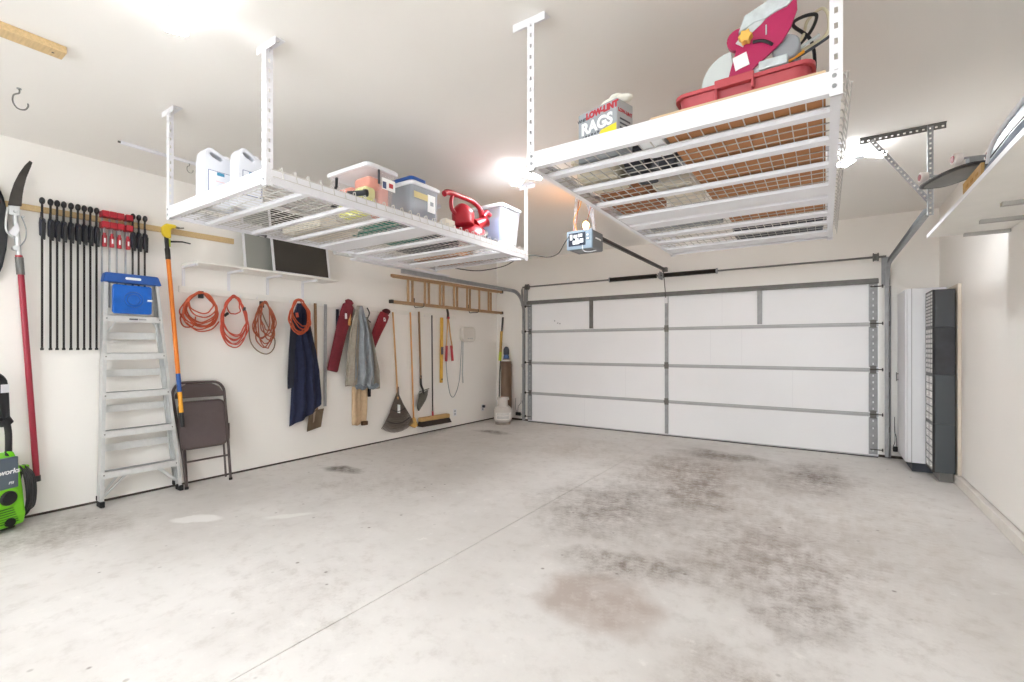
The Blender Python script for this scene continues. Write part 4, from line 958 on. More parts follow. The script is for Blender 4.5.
# hook rail and shelf
t = thing('hook_rail', 'long white board of hooks running along the wall beneath the shelf', 'rail', (bx(.01), 3.9, 1.85))
MB().hexa([V((bx(.002), 1.93, 1.845)), V((bx(.02), 1.93, 1.845)), V((bx(.02), 5.95, 1.78)), V((bx(.002), 5.95, 1.78)), V((bx(.002), 1.93, 1.91)), V((bx(.02), 1.93, 1.91)), V((bx(.02), 5.95, 1.842)), V((bx(.002), 5.95, 1.842))]).build('board', white_paint, t, bevel=.002)
for y in (2.10, 2.49, 2.66, 3.03, 3.28, 3.43, 3.70, 4.30, 4.50, 4.95, 5.2, 5.45):
    zz = 1.86 - (y - 1.93) * .0165
    MB().tube(spline([(bx(.018), y, zz), (bx(.026), y, zz - .003), (bx(.028), y, zz + .01), (bx(.028), y, zz + .02)], 4), .004, 7).build('hook', white_metal, t, True)
def shelf(label, y0, y1, x0, x1, z, th, brs, drop=.2):
    t = thing('wall_shelf', label, 'shelf', ((x0 + x1) / 2, (y0 + y1) / 2, z))
    MB().box(x0, x1, y0, y1, z, z + th).build('shelf_board', white_paint, t, bevel=.003)
    for y in brs:
        mb = MB().box(x0, x0 + .014, y - .012, y + .012, z - drop, z - .001).box(x0, x1 - .05, y - .01, y + .01, z - .022, z - .001)
        mb.build('bracket', white_metal, t)
    return t
shelf('deep white wall shelf holding dark window screens above the orange cords', 1.95, 3.46, bx(.002), -4.78, 2.10, .02, (1.97, 2.38, 2.785, 3.2))

# window screens leaning on the shelf
def screen(name, label, y0, y1, xb, xt, z0, h, m, fw=.022, cat='window screen'):
    t = thing(name, label, cat, (xb, (y0 + y1) / 2, z0))
    n = V((h, 0, -(xt - xb))).normalized(); up = V((xt - xb, 0, h)).normalized()
    MB().holed([(y0, 0), (y1, 0), (y1, h), (y0, h)], [[(y0 + fw, fw), (y1 - fw, fw), (y1 - fw, h - fw), (y0 + fw, h - fw)]], (xb, 0, z0), Y, up, n, .012).build('frame', white_metal, t)
    MB().prism([(y0 + fw, fw), (y1 - fw, fw), (y1 - fw, h - fw), (y0 + fw, h - fw)], V((xb, 0, z0)) + n * .004, Y, up, n, .003).build('screen_panel', m, t)
    return t
screen('window_screen', 'dark mesh window screen with white frame leaning on the shelf', 2.73, 3.42, -4.90, -5.02, 2.122, .74, screen_mesh)
screen('window_screen', 'white framed screen behind the others showing only its far edge', 2.85, 3.455, -4.955, -5.05, 2.122, .72, screen_mesh, .02)
screen('glazed_panel', 'grey frosted pane in a white frame standing at the shelf beginning', 2.47, 2.90, -4.98, -5.085, 2.122, .73, frost, .022, 'window pane')

t = thing('vinyl_plank', 'long white plank resting on the rear end of the door track', 'plank', (-4.47, 4.0, 2.318))
MB().box(-4.53, -4.41, 3.42, 5.0, 2.323, 2.3445).build('plank', white_plas, t, bevel=.003)
MB().box(-4.409, -4.407, 3.43, 4.99, 2.326, 2.342).build('edge_strip', white_metal, t)
for k, (y0, y1, xx, r, m) in enumerate(((3.2, 3.95, -4.505, .036, mat('grey_pvc', (206, 206, 204), .4, var=.05)), (3.35, 4.35, -4.435, .030, wrap))):
    t = thing('wrapped_tube', ['pale grey tube with dark open end lying on the white plank', 'thinner clear-wrapped white tube lying on the white plank'][k], 'tube', (xx, (y0 + y1) / 2, 2.343))
    zz = 2.346 + r * 1.06
    MB().tube(spline([(xx, y0, zz), (xx, (y0 + y1) / 2, zz), (xx, y1, zz)], 8), [r * (1 + (.05 * math.sin(q * 1.9) if k else 0)) for q in range(17)], 14).build('tube_wrap', m, t, True)
    MB().cyl((xx, y1, zz), (xx, y1 + .01, zz), r * .8, 12).build('end_plug', galv_dk, t)

# extension cords
def cord_coil(label, m, cy, ztop, loops, seed, hook_y, r=.0062, tails=(), jit=.006):
    rnd = random.Random(seed)
    t = thing('extension_lead', label, 'cord', (bx(.07), cy, ztop - .2), 0, 'coiled extension cords')
    pts = []
    n = len(loops); N_ = 14
    for k, (w, h, dy) in enumerate(loops):
        for q in range(N_):
            a = math.pi / 2 + 2 * math.pi * q / N_
            s = (1 - math.sin(a)) / 2
            pts.append((bx(.042 + .04 * rnd.random() + .012 * (k % 3)), cy + dy * s + w * math.cos(a) * (.62 + .5 * s * (1.6 - s)) + rnd.uniform(-jit, jit), ztop - h * s + rnd.uniform(-jit, jit) - .006 * (k % 4)))
    MB().tube(spline(pts, 5, True), r, 7, closed=True).build('cable', m, t, True)
    for tp in tails: MB().tube(spline([(bx(.045), y, z) for y, z in tp]), r, 7).build('cable', m, t, True)
    return t
ex = cord_coil('round orange cord coil nearest the orange pole', orange_cord, 2.095, 1.862, [(.15, .30, 0), (.165, .33, .01), (.17, .36, -.02), (.14, .28, .02), (.16, .34, -.01), (.12, .2, .0), (.15, .32, .03), (.17, .30, -.03), (.13, .25, .01)], 3, 2.1, tails=[[(1.97, 1.68), (1.93, 1.60), (1.96, 1.52), (2.04, 1.53), (2.06, 1.62)], [(1.98, 1.56), (2.08, 1.48), (2.2, 1.50), (2.27, 1.58)]])
MB().box(bx(.04), bx(.075), 2.08, 2.12, 1.80, 1.87).build('hanging_strap', black_plas, ex, bevel=.004)
ex = cord_coil('large oval red-orange cord coil, second from the orange pole', orange_cord2, 2.405, 1.855, [(.125, .46, 0), (.135, .50, .01), (.13, .44, -.01), (.14, .52, 0), (.13, .42, .015), (.12, .40, 0), (.07, .18, 0), (.135, .48, -.02)], 5, 2.42)
MB().cyl((bx(.07), 2.31, 1.64), (bx(.07), 2.345, 1.67), .014, 10).build('plug', black_plas, ex, True)
MB().cyl((bx(.08), 2.50, 1.70), (bx(.08), 2.50, 1.74), .014, 10).build('plug', black_plas, ex, True)
ex = cord_coil('tangled faded orange cord with a dark loose end', rust_cord, 2.715, 1.82, [(.09, .40, -.03), (.11, .45, .02), (.09, .36, .05), (.10, .48, .0), (.08, .42, .06), (.11, .40, -.04), (.09, .5, .03), (.07, .3, .05)], 8, 2.66)
MB().tube(spline([(bx(.05), y, z) for y, z in ((2.56, 1.55), (2.58, 1.38), (2.66, 1.28), (2.76, 1.25), (2.83, 1.31), (2.84, 1.42), (2.76, 1.56), (2.70, 1.7))]), .006, 7).build('dark_end', mat('grubby_cord', (120, 100, 72), .6, var=.1), ex, True)
MB().box(bx(.05), bx(.08), 2.67, 2.71, 1.75, 1.82).build('hanging_strap', black_plas, ex, bevel=.004)
ex = cord_coil('orange cord coil hung over the navy coverall', orange_cord, 3.05, 1.868, [(.12, .36, .02), (.13, .38, .0), (.115, .33, .04), (.125, .36, .03), (.13, .40, .01), (.11, .3, .05)], 12, 3.03)
ex.location.x += .11
MB().cyl((bx(.20), 3.02, 1.66), (bx(.20), 3.01, 1.71), .014, 10).build('plug', orange_cord2, ex, True)

# cloth things
def drape(name, m, parent, rows, folds, depth, seed=0, nn=28, base=.012, hem=(1, 1)):
    """rows: (z, y0, y1, depth scale)"""
    rnd = random.Random(seed); ph = [rnd.uniform(0, 6.3) for _ in range(4)]
    rs = []
    K = 5 * (len(rows) - 1)
    for i in range(K + 1):
        f = i / K * (len(rows) - 1); k = min(int(f), len(rows) - 2); u = f - k
        z, a, b_, dd = [rows[k][q] + (rows[k + 1][q] - rows[k][q]) * u for q in range(4)]
        r = []
        for j in range(nn):
            s = j / (nn - 1)
            y = a + (b_ - a) * s
            env = math.sin(math.pi * min(max(s, 0), 1)) ** .5
            fo = .5 + .5 * math.sin(folds * math.pi * 2 * s + ph[0] + .5 * math.sin(3 * f + ph[1]))
            xo = bx(base) + depth * dd * env * (.35 + .65 * fo) + .004
            hz = rows[0][0] + (z - rows[0][0]) * (hem[0] + (hem[1] - hem[0]) * s)
            r.append(V((xo, y, hz + .012 * math.sin(5 * s + ph[2]) * (i == K))))
        for j in range(nn - 1, -1, -1):
            s = j / (nn - 1); hz = rows[0][0] + (z - rows[0][0]) * (hem[0] + (hem[1] - hem[0]) * s); r.append(V((bx(base - .002), a + (b_ - a) * s, hz)))
        rs.append(r)
    return MB().rings(rs).build(name, m, parent, True)
t = thing('coverall', 'navy blue coverall hanging from the hook rail behind an orange cord', 'clothing', (bx(.05), 3.2, .45))
drape('garment', navy_cloth, t, [(1.83, 3.10, 3.17, .6), (1.70, 3.05, 3.22, .9), (1.5, 3.03, 3.24, 1), (1.2, 3.04, 3.33, 1.05), (.9, 3.03, 3.38, 1.05), (.66, 3.02, 3.40, 1.0), (.52, 3.01, 3.41, .95), (.42, 3.005, 3.41, .9)], 3.2, .08, 4, base=.06, hem=(1, .845))
drape('sleeve', dark_navy, t, [(1.72, 3.03, 3.09, .8), (1.3, 3.0, 3.07, 1.0), (.98, 2.985, 3.05, 1.0), (.86, 2.985, 3.05, .9)], 1.2, .065, 5, base=.06)
drape('sleeve', dark_navy, t, [(1.78, 3.16, 3.22, .7), (1.55, 3.2, 3.27, .9), (1.3, 3.25, 3.33, .9), (1.2, 3.27, 3.34, .7)], 1.2, .05, 6, base=.06)
MB().box(bx(.128), bx(.132), 3.195, 3.235, 1.62, 1.72).build('chest_patch', white_plas, t)

def handle(name, label, cat, y0, z0, y1, z1, r, m, off=.055): 
    t = thing(name, label, cat, (bx(off), y1, z1))
    MB().tube([(bx(off), y0, z0), (bx(off), (y0 + y1) / 2, (z0 + z1) / 2), (bx(off), y1, z1)], r, 10).build('handle', m, t, True)
    return t
t = handle('snow_shovel', 'brown scoop shovel with dark wood handle hung beside the navy coverall', 'shovel', 3.345, 1.85, 3.365, .55, .016, dark_handle, .038)
t2 = None
MB().prism([(3.265, .565), (3.452, .58), (3.445, .54), (3.42, .36), (3.235, .325), (3.25, .5)], (bx(.02), 0, 0), Y, V((.05, 0, 1)), X, .006).build('scoop', scoop_m, t, bevel=.002)
MB().prism([(3.275, .56), (3.455, .57), (3.45, .58), (3.28, .57)], (bx(.005), 0, -.01), Y, Z, X, .05).build('scoop_back', scoop_m, t, bevel=.003)
MB().prism([(3.31, .54), (3.34, .56), (3.325, .44), (3.31, .42)], (bx(.0265), 0, 0), Y, V((.05, 0, 1)), X, .002).build('pale_streak', mat('pale_steel', (176, 160, 140), .4, metal=.4, var=.15), t)  # paler streak on the scoop
t = thing('aluminium_straightedge', 'long grey metal straightedge with slots hanging between coverall and maroon bag', 'straightedge', (bx(.03), 3.48, .62))
MB().perf((bx(.03), 3.49, 1.85), (bx(.03), 3.482, .60), .038, .008, Y, .07, (.012, .006)).build('channel', galv, t)

def bag(label, p0, p1, r0, r1, m, seed, grp='maroon chair bags'):
    t = thing('folding_chair_bag', label, 'bag', p1, 0, grp)
    rs = []; p0, p1 = V(p0), V(p1); d = (p1 - p0); s = d.cross(X).normalized(); rnd = random.Random(seed)
    prof = [(0, .35), (.03, .75), (.06, .6), (.09, .95), (.2, 1.05), (.5, 1), (.8, .98), (.97, 1), (1, .9)]
    for u, k in prof:
        rr = (r0 + (r1 - r0) * u) * k
        rs.append([p0 + d * u + s * rr * math.cos(a) * (1 + .10 * math.sin(3 * a + 5 * u)) + X * rr * .5 * math.sin(a) * (1 + .12 * math.sin(4 * a + 9 * u)) for a in (2 * math.pi * j / 20 for j in range(20))])
    MB().rings(rs).build('sleeve', m, t, True)
    return t, s
t, s = bag('maroon chair bag hanging upright with an orange sticker', (bx(.085), 3.80, 1.93), (bx(.07), 3.55, 1.03), .085, .075, maroon_cloth, 1)
MB().box(bx(.122), bx(.126), 3.70, 3.735, 1.68, 1.75).build('sticker', ink_white, t)
MB().box(bx(.118), bx(.122), 3.75, 3.79, 1.60, 1.74).build('sticker', mat('tan_orange_print', (206, 150, 90), .7, var=.2, scale=40), t)
MB().box(bx(.03), bx(.05), 3.635, 3.665, 1.35, 1.80).build('carry_strap', dark_navy, t)
t, s = bag('red chair bag partly hidden behind the grey jacket', (bx(.055), 4.42, 1.83), (bx(.05), 4.12, 1.24), .085, .06, red_cloth, 2)
MB().ball((bx(.06), 4.42, 1.82), .035, .07, .04).build('gathered_mouth', mat('dark_maroon', (70, 20, 26), .85, var=.2), t, True)
MB().box(bx(.095), bx(.099), 4.34, 4.375, 1.68, 1.73).build('sticker', ink_white, t)
MB().tube(spline([(bx(.05), 4.10, 1.85), (bx(.06), 4.13, 1.78), (bx(.06), 4.10, 1.70), (bx(.05), 4.16, 1.66)], 5), .008, 6).build('drawcord', black_plas, t)

t = thing('jacket', 'grey-blue fleece jacket with taupe lining hanging on the hook rail', 'jacket', (bx(.1), 3.98, .8))
drape('outer_fleece', grey_cloth, t, [(1.86, 3.925, 3.96, .5), (1.74, 3.87, 4.01, .8), (1.5, 3.86, 4.08, 1.05), (1.2, 3.83, 4.14, 1.15), (.95, 3.83, 4.16, 1.2), (.82, 3.82, 4.15, 1.1)], 3.0, .10, 8, base=.10)
drape('lining', taupe_cloth, t, [(1.86, 3.90, 3.93, .4), (1.65, 3.81, 3.92, .9), (1.2, 3.75, 3.9, 1.2), (.9, 3.72, 3.88, 1.3), (.83, 3.72, 3.87, 1.1)], 2, .07, 9, base=.10)
drape('sleeve', taupe_cloth, t, [(1.72, 4.02, 4.05, .5), (1.4, 4.08, 4.14, 1), (1.0, 4.15, 4.25, 1.2), (.78, 4.16, 4.25, 1.1)], 1.5, .07, 10, base=.10)
MB().tube(spline([(bx(.165 + .02 * math.sin(9 * u)), 3.83 + .33 * u, .81 + .012 * math.sin(14 * u)) for u in (k / 10 for k in range(11))], 3), .03, 9).build('ribbed_hem', mat('grey_rib_knit', (132, 142, 150), .95, var=.25, scale=40, bump=.5), t, True)
t = thing('canvas_bag', 'long tan canvas bag hanging beneath the grey jacket', 'bag', (bx(.06), 4.0, .3))
drape('bag_front', tan_cloth, t, [(1.0, 3.90, 4.0, .6), (.8, 3.89, 4.02, 1), (.5, 3.885, 4.02, 1), (.34, 3.885, 4.02, 1), (.31, 3.89, 4.02, .9)], .8, .055, 3)
drape('bag_flap', tan_cloth, t, [(1.0, 4.03, 4.12, .6), (.8, 4.025, 4.13, 1), (.5, 4.025, 4.12, 1), (.37, 4.025, 4.11, 1), (.34, 4.03, 4.11, .9)], .8, .045, 5)
MB().box(bx(.02), bx(.06), 4.02, 4.11, .29, .345).build('leather_base', brown_trim, t, bevel=.008)
MB().box(bx(.02), bx(.05), 4.13, 4.165, .66, .82).build('strap_end', dark_navy, t, bevel=.004)

# leaf rake
t = handle('leaf_rake', 'wide brown fan leaf rake hanging head-down on the wall', 'rake', 4.55, 1.82, 4.645, .58, .012, pine_v, .045)
cy_, cz_ = 4.645, .64
ths = [math.radians(q) for q in range(-33, 34, 3)]
for nm, rr in (('tine_band', .23), ('tine_band', .40)):
    MB().tube([(bx(.052 + .03 * rr), cy_ + rr * math.sin(a), cz_ - rr * math.cos(a)) for a in ths], .006, 6).build(nm, black_plas, t)
mb = MB()
for a in [math.radians(-34 + 68 * k / 25) for k in range(26)]:
    p = lambda q: V((bx(.048 + .03 * q - .0 * q), cy_ + q * math.sin(a), cz_ - q * math.cos(a)))
    d = V((0, math.cos(a), math.sin(a)))
    wv = lambda q: .5 * q * math.radians(68) / 25 * .82
    a0, a1, a2 = p(.05), p(.47), p(.53) + V((.0, 0, 0)) 
    q = [[c - d * wv(r_) - X * .0015, c + d * wv(r_) - X * .0015, c + d * wv(r_) + X * .0015, c - d * wv(r_) + X * .0015] for c, r_ in ((a0, .05), (p(.3), .3), (a1, .42), (a2 - X * .02, .3))]
    mb.rings(q)
mb.build('tine_lattice', rake_m, t)
MB().prism([(cy_ - .012, cz_ + .04), (cy_ + .012, cz_ + .04), (cy_ + .15, cz_ - .22), (cy_ + .08, cz_ - .235), (cy_, cz_ - .245), (cy_ - .08, cz_ - .235), (cy_ - .15, cz_ - .22)], (bx(.048), 0, 0), Y, V((-.02, 0, 1)), X, .004).build('rake_fan', rake_m, t)
MB().prism([(cy_ - .02, cz_ - .13), (cy_ + .03, cz_ - .14), (cy_ + .03, cz_ - .26), (cy_ - .02, cz_ - .25)], (bx(.058), 0, 0), Y, Z, X, .003).build('paper_label', ink_white, t)
MB().cyl((bx(.045), cy_ - .004, cz_ + .12), (bx(.05), cy_, cz_ - .02), .017, 10).build('socket', rake_m, t, True)

t = handle('corn_broom', 'straight wooden handled broom with straw tip beside the leaf rake', 'broom', 4.895, 1.84, 4.965, .26, .012, mat('amber_handle_wood', (206, 150, 90), .5, var=.12, scale=9, stretch=(14, 14, 1)), .034)
MB().prism([(4.93, .27), (4.99, .28), (5.05, .15), (4.99, .12), (4.88, .17)], (bx(.012), 0, 0), Y, Z, X, .03).build('straw_bristle', mat('straw', (204, 164, 92), .8, var=.2, scale=60), t, bevel=.006)

t = handle('round_point_shovel', 'round point shovel with wooden handle beside the push broom', 'shovel', 5.055, 1.86, 5.095, .86, .016, dark_handle, .05)
MB().tube(spline([(bx(.05), 5.095, .90), (bx(.045), 5.105, .76), (bx(.06), 5.13, .68), (bx(.07), 5.13, .6)], 5), [.018] * 8 + [.016] * 8, 10).build('socket', black_steel, t, True)
rs = []
for u, w_ in ((0, .05), (.03, .10), (.3, .105), (.55, .095), (.8, .06), (.95, .02), (1, .006)):
    c = V((bx(.055 + .02 * math.sin(3 * u)), 5.155 - .12 * u, .655 - .28 * u)); dd = V((0, .95, .25)).normalized()
    rs.append([c + dd * w_ * s + X * (.022 * (1 - s * s)) * (1 if side else .85) for side, ss in ((1, (-1, -.5, 0, .5, 1)), (0, (1, .5, 0, -.5, -1))) for s in ss])
MB().rings(rs).build('blade', blade_m, t, True)
MB().bar((bx(.06), 5.06, .655), (bx(.06), 5.26, .69), .012, .012).build('foot_step', blade_m, t)

t = handle('push_broom', 'push broom with dark handle and wide wooden head', 'broom', 5.335, 1.82, 5.352, .27, .011, mat('dark_painted_handle', (62, 54, 52), .5, var=.1), .05)
MB().hexa([V((bx(.02), 5.065, .205)), V((bx(.10), 5.065, .205)), V((bx(.10), 5.70, .195)), V((bx(.02), 5.70, .195)), V((bx(.02), 5.065, .265)), V((bx(.10), 5.065, .265)), V((bx(.10), 5.70, .258)), V((bx(.02), 5.70, .258))]).build('block', broom_block, t, bevel=.008)
MB().hexa([V((bx(.005), 5.058, .13)), V((bx(.125), 5.058, .13)), V((bx(.125), 5.715, .12)), V((bx(.005), 5.715, .12)), V((bx(.025), 5.07, .205)), V((bx(.095), 5.07, .205)), V((bx(.095), 5.695, .195)), V((bx(.025), 5.695, .195))]).build('bristle', bristle_m, t)
MB().cyl((bx(.05), 5.351, .33), (bx(.055), 5.352, .26), .015, 10).build('ferrule', red_plas, t, True)

t = thing('spirit_level', 'long yellow spirit level hanging beside the red loppers', 'level', (bx(.04), 5.57, .77))
MB().prism([(5.553, 1.80), (5.607, 1.80), (5.592, .76), (5.54, .76)], (bx(.022), 0, 0), Y, Z, X, .022).build('level_body', level_m, t, bevel=.002)
MB().prism([(5.548, 1.33), (5.602, 1.33), (5.599, 1.21), (5.546, 1.21)], (bx(.0445), 0, 0), Y, Z, X, .003).build('vial_window', dkgrey_plas, t)
MB().box(bx(.0445), bx(.047), 5.56, 5.585, .80, .825).build('end_hole', rubber, t)
t = thing('loppers', 'loppers with red grips hanging from the hook rail', 'loppers', (bx(.05), 5.70, 1.1))
for y0, y1, zz, nm in ((5.70, 5.665, 1.1, 0), (5.715, 5.82, 1.105, 1)):
    MB().tube([(bx(.05), y0, 1.80), (bx(.05), y0 + (y1 - y0) * .6, 1.45), (bx(.05), y1, zz + .2)], .011, 8).build('handle_tube', pine_v, t, True)
    MB().cyl((bx(.05), y0 + (y1 - y0) * .68, zz + .25), (bx(.05), y1, zz), .021, 10).build('grip', red_plas, t, True)
MB().prism([(5.685, 1.78), (5.74, 1.78), (5.735, 1.88), (5.69, 2.0), (5.66, 1.98), (5.69, 1.87)], (bx(.04), 0, 0), Y, Z, X, .012).build('cutter_blade', dark_steel, t, bevel=.002)
MB().cyl((bx(.035), 5.71, 1.8), (bx(.07), 5.71, 1.8), .02, 10).build('pivot_bolt', red_plas, t, True)

t = thing('wall_timer', 'white rounded box with hanging cord mounted on the wall', 'timer', (bx(.05), 6.2, 1.54))
MB().prism(rrect(.34, .25, .07, 6, 6.21, 1.545), (bx(.003), 0, 0), Y, Z, X, .09).build('timer_case', mat('aged_white_plastic', (214, 210, 202), .45, var=.03), t, bevel=.018, seg=3)
mb = MB()
for k in range(3): mb.cyl((bx(.093), 6.17 + k * .05, 1.475), (bx(.096), 6.17 + k * .05, 1.475), .012, 10)
mb.build('button', grey_plas, t)
MB().tube(spline([(bx(.03), 6.08, 1.43), (bx(.02), 6.06, 1.1), (bx(.02), 6.02, .75), (bx(.02), 5.90, .52), (bx(.02), 5.80, .55), (bx(.02), 5.73, .8), (bx(.02), 5.70, 1.05), (bx(.03), 5.71, 1.2)]), .006, 6).build('cord', grey_plas, t)
MB().tube([(bx(.03), 6.11, 1.43), (bx(.012), 6.12, .9), (bx(.012), 6.13, .72)], .006, 6).build('cord', grey_plas, t)
for y, zz, lab in ((5.93, .24, 'grey wall outlet low on the wall beyond the push broom'), (6.69, .24, 'small grey wall outlet low on the wall near the propane tank')):
    t = thing('wall_outlet', lab, 'outlet', (bx(.002), y, zz), 0, 'wall outlets')
    MB().prism(rrect(.075, .115, .008, 3, y, zz), (bx(.001), 0, 0), Y, Z, X, .005).build('cover_plate', white_plas, t)
    for dz in (-.024, .024): MB().prism(rrect(.03, .032, .012, 4, y, zz + dz), (bx(.006), 0, 0), Y, Z, X, .003).build('socket', grey_plas, t)
    if y > 6.5: MB().box(bx(.009), bx(.05), y - .02, y + .02, zz + .005, zz + .05).build('plug', dkgrey_plas, t, bevel=.004)

# wooden extension ladder on the wall
x = -4.96
t = thing('wooden_ladder', 'old wooden ladder hung sideways on the wall beneath the door track', 'ladder', (x, 5.7, 2.15))
k_ = 4.96 / 5.08
zt0, zb0 = 2.315, 1.955
for z0_, z1_ in ((zt0, zt0 + .03), (zb0, zb0 + .005)):
    MB().hexa([V((x - .02, 4.42, z0_ - .02)), V((x + .02, 4.42, z0_ - .02)), V((x + .02, 7.06, z1_ - .02)), V((x - .02, 7.06, z1_ - .02)), V((x - .02, 4.42, z0_ + .02)), V((x + .02, 4.42, z0_ + .02)), V((x + .02, 7.06, z1_ + .02)), V((x - .02, 7.06, z1_ + .02))]).build('side_rail', old_wood, t, bevel=.006)
    MB().hexa([V((x - .075, 4.50, z0_ - .02)), V((x - .035, 4.50, z0_ - .02)), V((x - .035, 7.0, z1_ - .02)), V((x - .075, 7.0, z1_ - .02)), V((x - .075, 4.50, z0_ + .016)), V((x - .035, 4.50, z0_ + .016)), V((x - .035, 7.0, z1_ + .016)), V((x - .075, 7.0, z1_ + .016))]).build('side_rail', pine, t, bevel=.006)
for y in (4.73, 5.07, 5.40, 5.73, 6.06, 6.39, 6.66):
    MB().cyl((x, y, zb0 + .02), (x, y, zt0 + .005), .019, 10).build('rung', old_wood_v, t, True)
    if y < 6.3 or y > 6.5: MB().cyl((x - .055, y + .14, zb0 + .02), (x - .055, y + .14, zt0 + .0), .019, 10).build('rung', old_wood_v, t, True)
MB().box(x - .03, x + .03, 4.40, 4.44, zb0 - .025, zb0 + .025).build('rail_shoe', dark_steel, t, bevel=.004)
MB().box(x - .03, x + .03, 7.05, 7.075, zt0 + .005, zt0 + .055).build('rail_shoe', dark_steel, t, bevel=.004)
MB().box(x - .03, x + .03, 7.05, 7.075, zb0 - .02, zb0 + .03).build('rail_shoe', dark_steel, t, bevel=.004)
for y in (5.0, 6.3):
    t2 = thing('ladder_hook', 'dark wall hook carrying the wooden ladder near its %s end' % ('track-side' if y > 6 else 'rack-side'), 'hook', (bx(.05), y, 1.93), 0, 'ladder hooks')
    MB().tube(spline([(bx(.003), y, 1.99), (bx(.02), y, 1.925), (bx(.1), y, 1.922), (bx(.2), y, 1.924), (bx(.21), y, 1.98)], 5), .006, 8).build('hook_wire', dark_steel, t2, True)
    MB().box(bx(.001), bx(.006), y - .015, y + .015, 1.95, 2.06).build('hook_plate', dark_steel, t2)

# corner: cylinder, propane tank, pole tool
t = thing('gas_cylinder', 'tall brown gas cylinder with blue shoulder standing in the corner', 'cylinder', (-4.80, 6.98, 0))
MB().lathe((-4.80, 6.98, .002), [(.09, 0), (.1, .01), (.1, 1.02), (.092, 1.07), (.06, 1.115), (.045, 1.13)], 24).build('cylinder_body', cyl_m, t, True)
MB().lathe((-4.80, 6.98, 1.10), [(.052, 0), (.055, .02), (.05, .07), (.04, .09)], 20).build('blue_shoulder', cyl_blue, t, True)
MB().lathe((-4.80, 6.98, 1.19), [(.045, 0), (.052, .015), (.052, .09), (.04, .13), (.012, .15)], 18).build('valve_cap', dkgrey_plas, t, True)
MB().lathe((-4.80, 6.98, 1.075), [(.094, 0), (.07, .03)], 20).build('paper_collar', white_paint, t, True)
px, py = -4.63, 6.63
t = thing('propane_tank', 'white propane tank standing on the floor in the corner', 'tank', (px, py, 0))
MB().lathe((px, py, .03), [(.11, 0), (.145, .03), (.155, .07), (.155, .20), (.148, .235), (.12, .275), (.07, .30), (.03, .305)], 28).build('tank_body', tank_m, t, True)
MB().lathe((px, py, .001), [(.125, 0), (.13, .0), (.13, .05), (.12, .06)], 24).build('foot_ring', tank_dirty, t, True)
for a0 in (-60, 120):
    rs = []
    for q in range(9):
        a = math.radians(a0 - 50 + 100 * q / 8); c, s = math.cos(a), math.sin(a)
        rs.append([V((px + c * .105, py + s * .105, .30)), V((px + c * .11, py + s * .11, .30)), V((px + c * .1, py + s * .1, .44)), V((px + c * .095, py + s * .095, .44))])
    MB().rings(rs).build('collar', tank_m, t, True)
rs = [[V((px + math.cos(a) * r_, py + math.sin(a) * r_, z)) for r_, z in ((.1, .42), (.106, .42), (.104, .46), (.098, .46))] for a in (2 * math.pi * q / 24 for q in range(24))]
MB().rings(rs, closed=True).build('handle_ring', tank_m, t, True)
MB().cyl((px, py, .33), (px, py, .40), .018, 10).cyl((px - .03, py, .38), (px + .04, py - .02, .38), .012, 8).build('valve', dark_steel, t, True)
rs = [[V((px + math.cos(a) * r_, py + math.sin(a) * r_, z)) for r_, z in ((.153, .09), (.1565, .09), (.1565, .21), (.153, .21))] for a in (math.radians(q) for q in range(-110, 20, 10))]
lb = MB().rings(rs).build('paper_label', mat('warning_label', (232, 228, 222), .7, var=.06, scale=50), t)
for za in (.195, .175, .145, .13, .115):
    rs = [[V((px + math.cos(a) * r_, py + math.sin(a) * r_, z)) for r_, z in ((.1565, za - .003), (.1575, za - .003), (.1575, za + .003), (.1565, za + .003))] for a in (math.radians(q) for q in range(-95, -5, 10))]
    MB().rings(rs).build('printed_line', grey_plas, lb)
MB().lathe((px, py, .03), [(.112, -.002), (.147, .035)], 28).build('grime_band', tank_dirty, t, True)
t = thing('edging_tool', 'black shafted garden tool with yellow grip leaning in the corner', 'garden tool', (-4.93, 6.98, .3))
MB().tube([(-4.97, 6.98, .02), (-4.955, 7.0, .9), (-4.945, 7.04, 1.42)], .013, 8).build('shaft', dark_steel, t, True)
MB().tube([(-4.955, 7.0, 1.08), (-4.952, 7.01, 1.24)], .028, 10).build('lower_grip', lime_plas, t, True)
MB().tube([(-4.952, 7.01, 1.24), (-4.946, 7.035, 1.62)], .025, 10).build('upper_grip', mat('mustard_wood', (190, 152, 74), .5, var=.1), t, True)
MB().tube([(-4.945, 7.04, 1.55), (-4.93, 7.06, 1.88)], .018, 8).build('tip', black_plas, t, True)

# ------------------------------------------------------------------ right side: cabinets, backer board, shelf
t = thing('storage_cabinet', 'tall narrow white cabinet standing beyond the grey drawer units', 'cabinet', (.88, 6.79, 0))
cx0, cx1, cy0, cy1, cz0, cz1 = .71, WR - .04, 6.475, 7.11, .10, 1.945
MB().box(cx0 + .02, cx1, cy0, cy1, cz0, cz1).build('carcass', cab_white, t, bevel=.002)
d = MB().box(cx0, cx0 + .018, cy0 + .001, cy1 - .001, cz0 + .002, cz1 - .004).build('door', cab_white, t, bevel=.003)
MB().bar((cx0 - .018, cy1 - .09, .93), (cx0 - .018, cy1 - .09, 1.03), .01, .01).box(cx0 - .018, cx0, cy1 - .094, cy1 - .086, .94, .95).box(cx0 - .018, cx0, cy1 - .094, cy1 - .086, 1.01, 1.02).build('handle', galv_dk, d)
MB().box(cx0 + .05, cx0 + .056, cy0 - .0015, cy0, cz0, cz1).build('edge_seam', cab_gap, t)
MB().box(cx0 + .06, cx1 - .02, cy0 + .04, cy1 - .03, .002, cz0).build('plinth', dkgrey_plas, t)

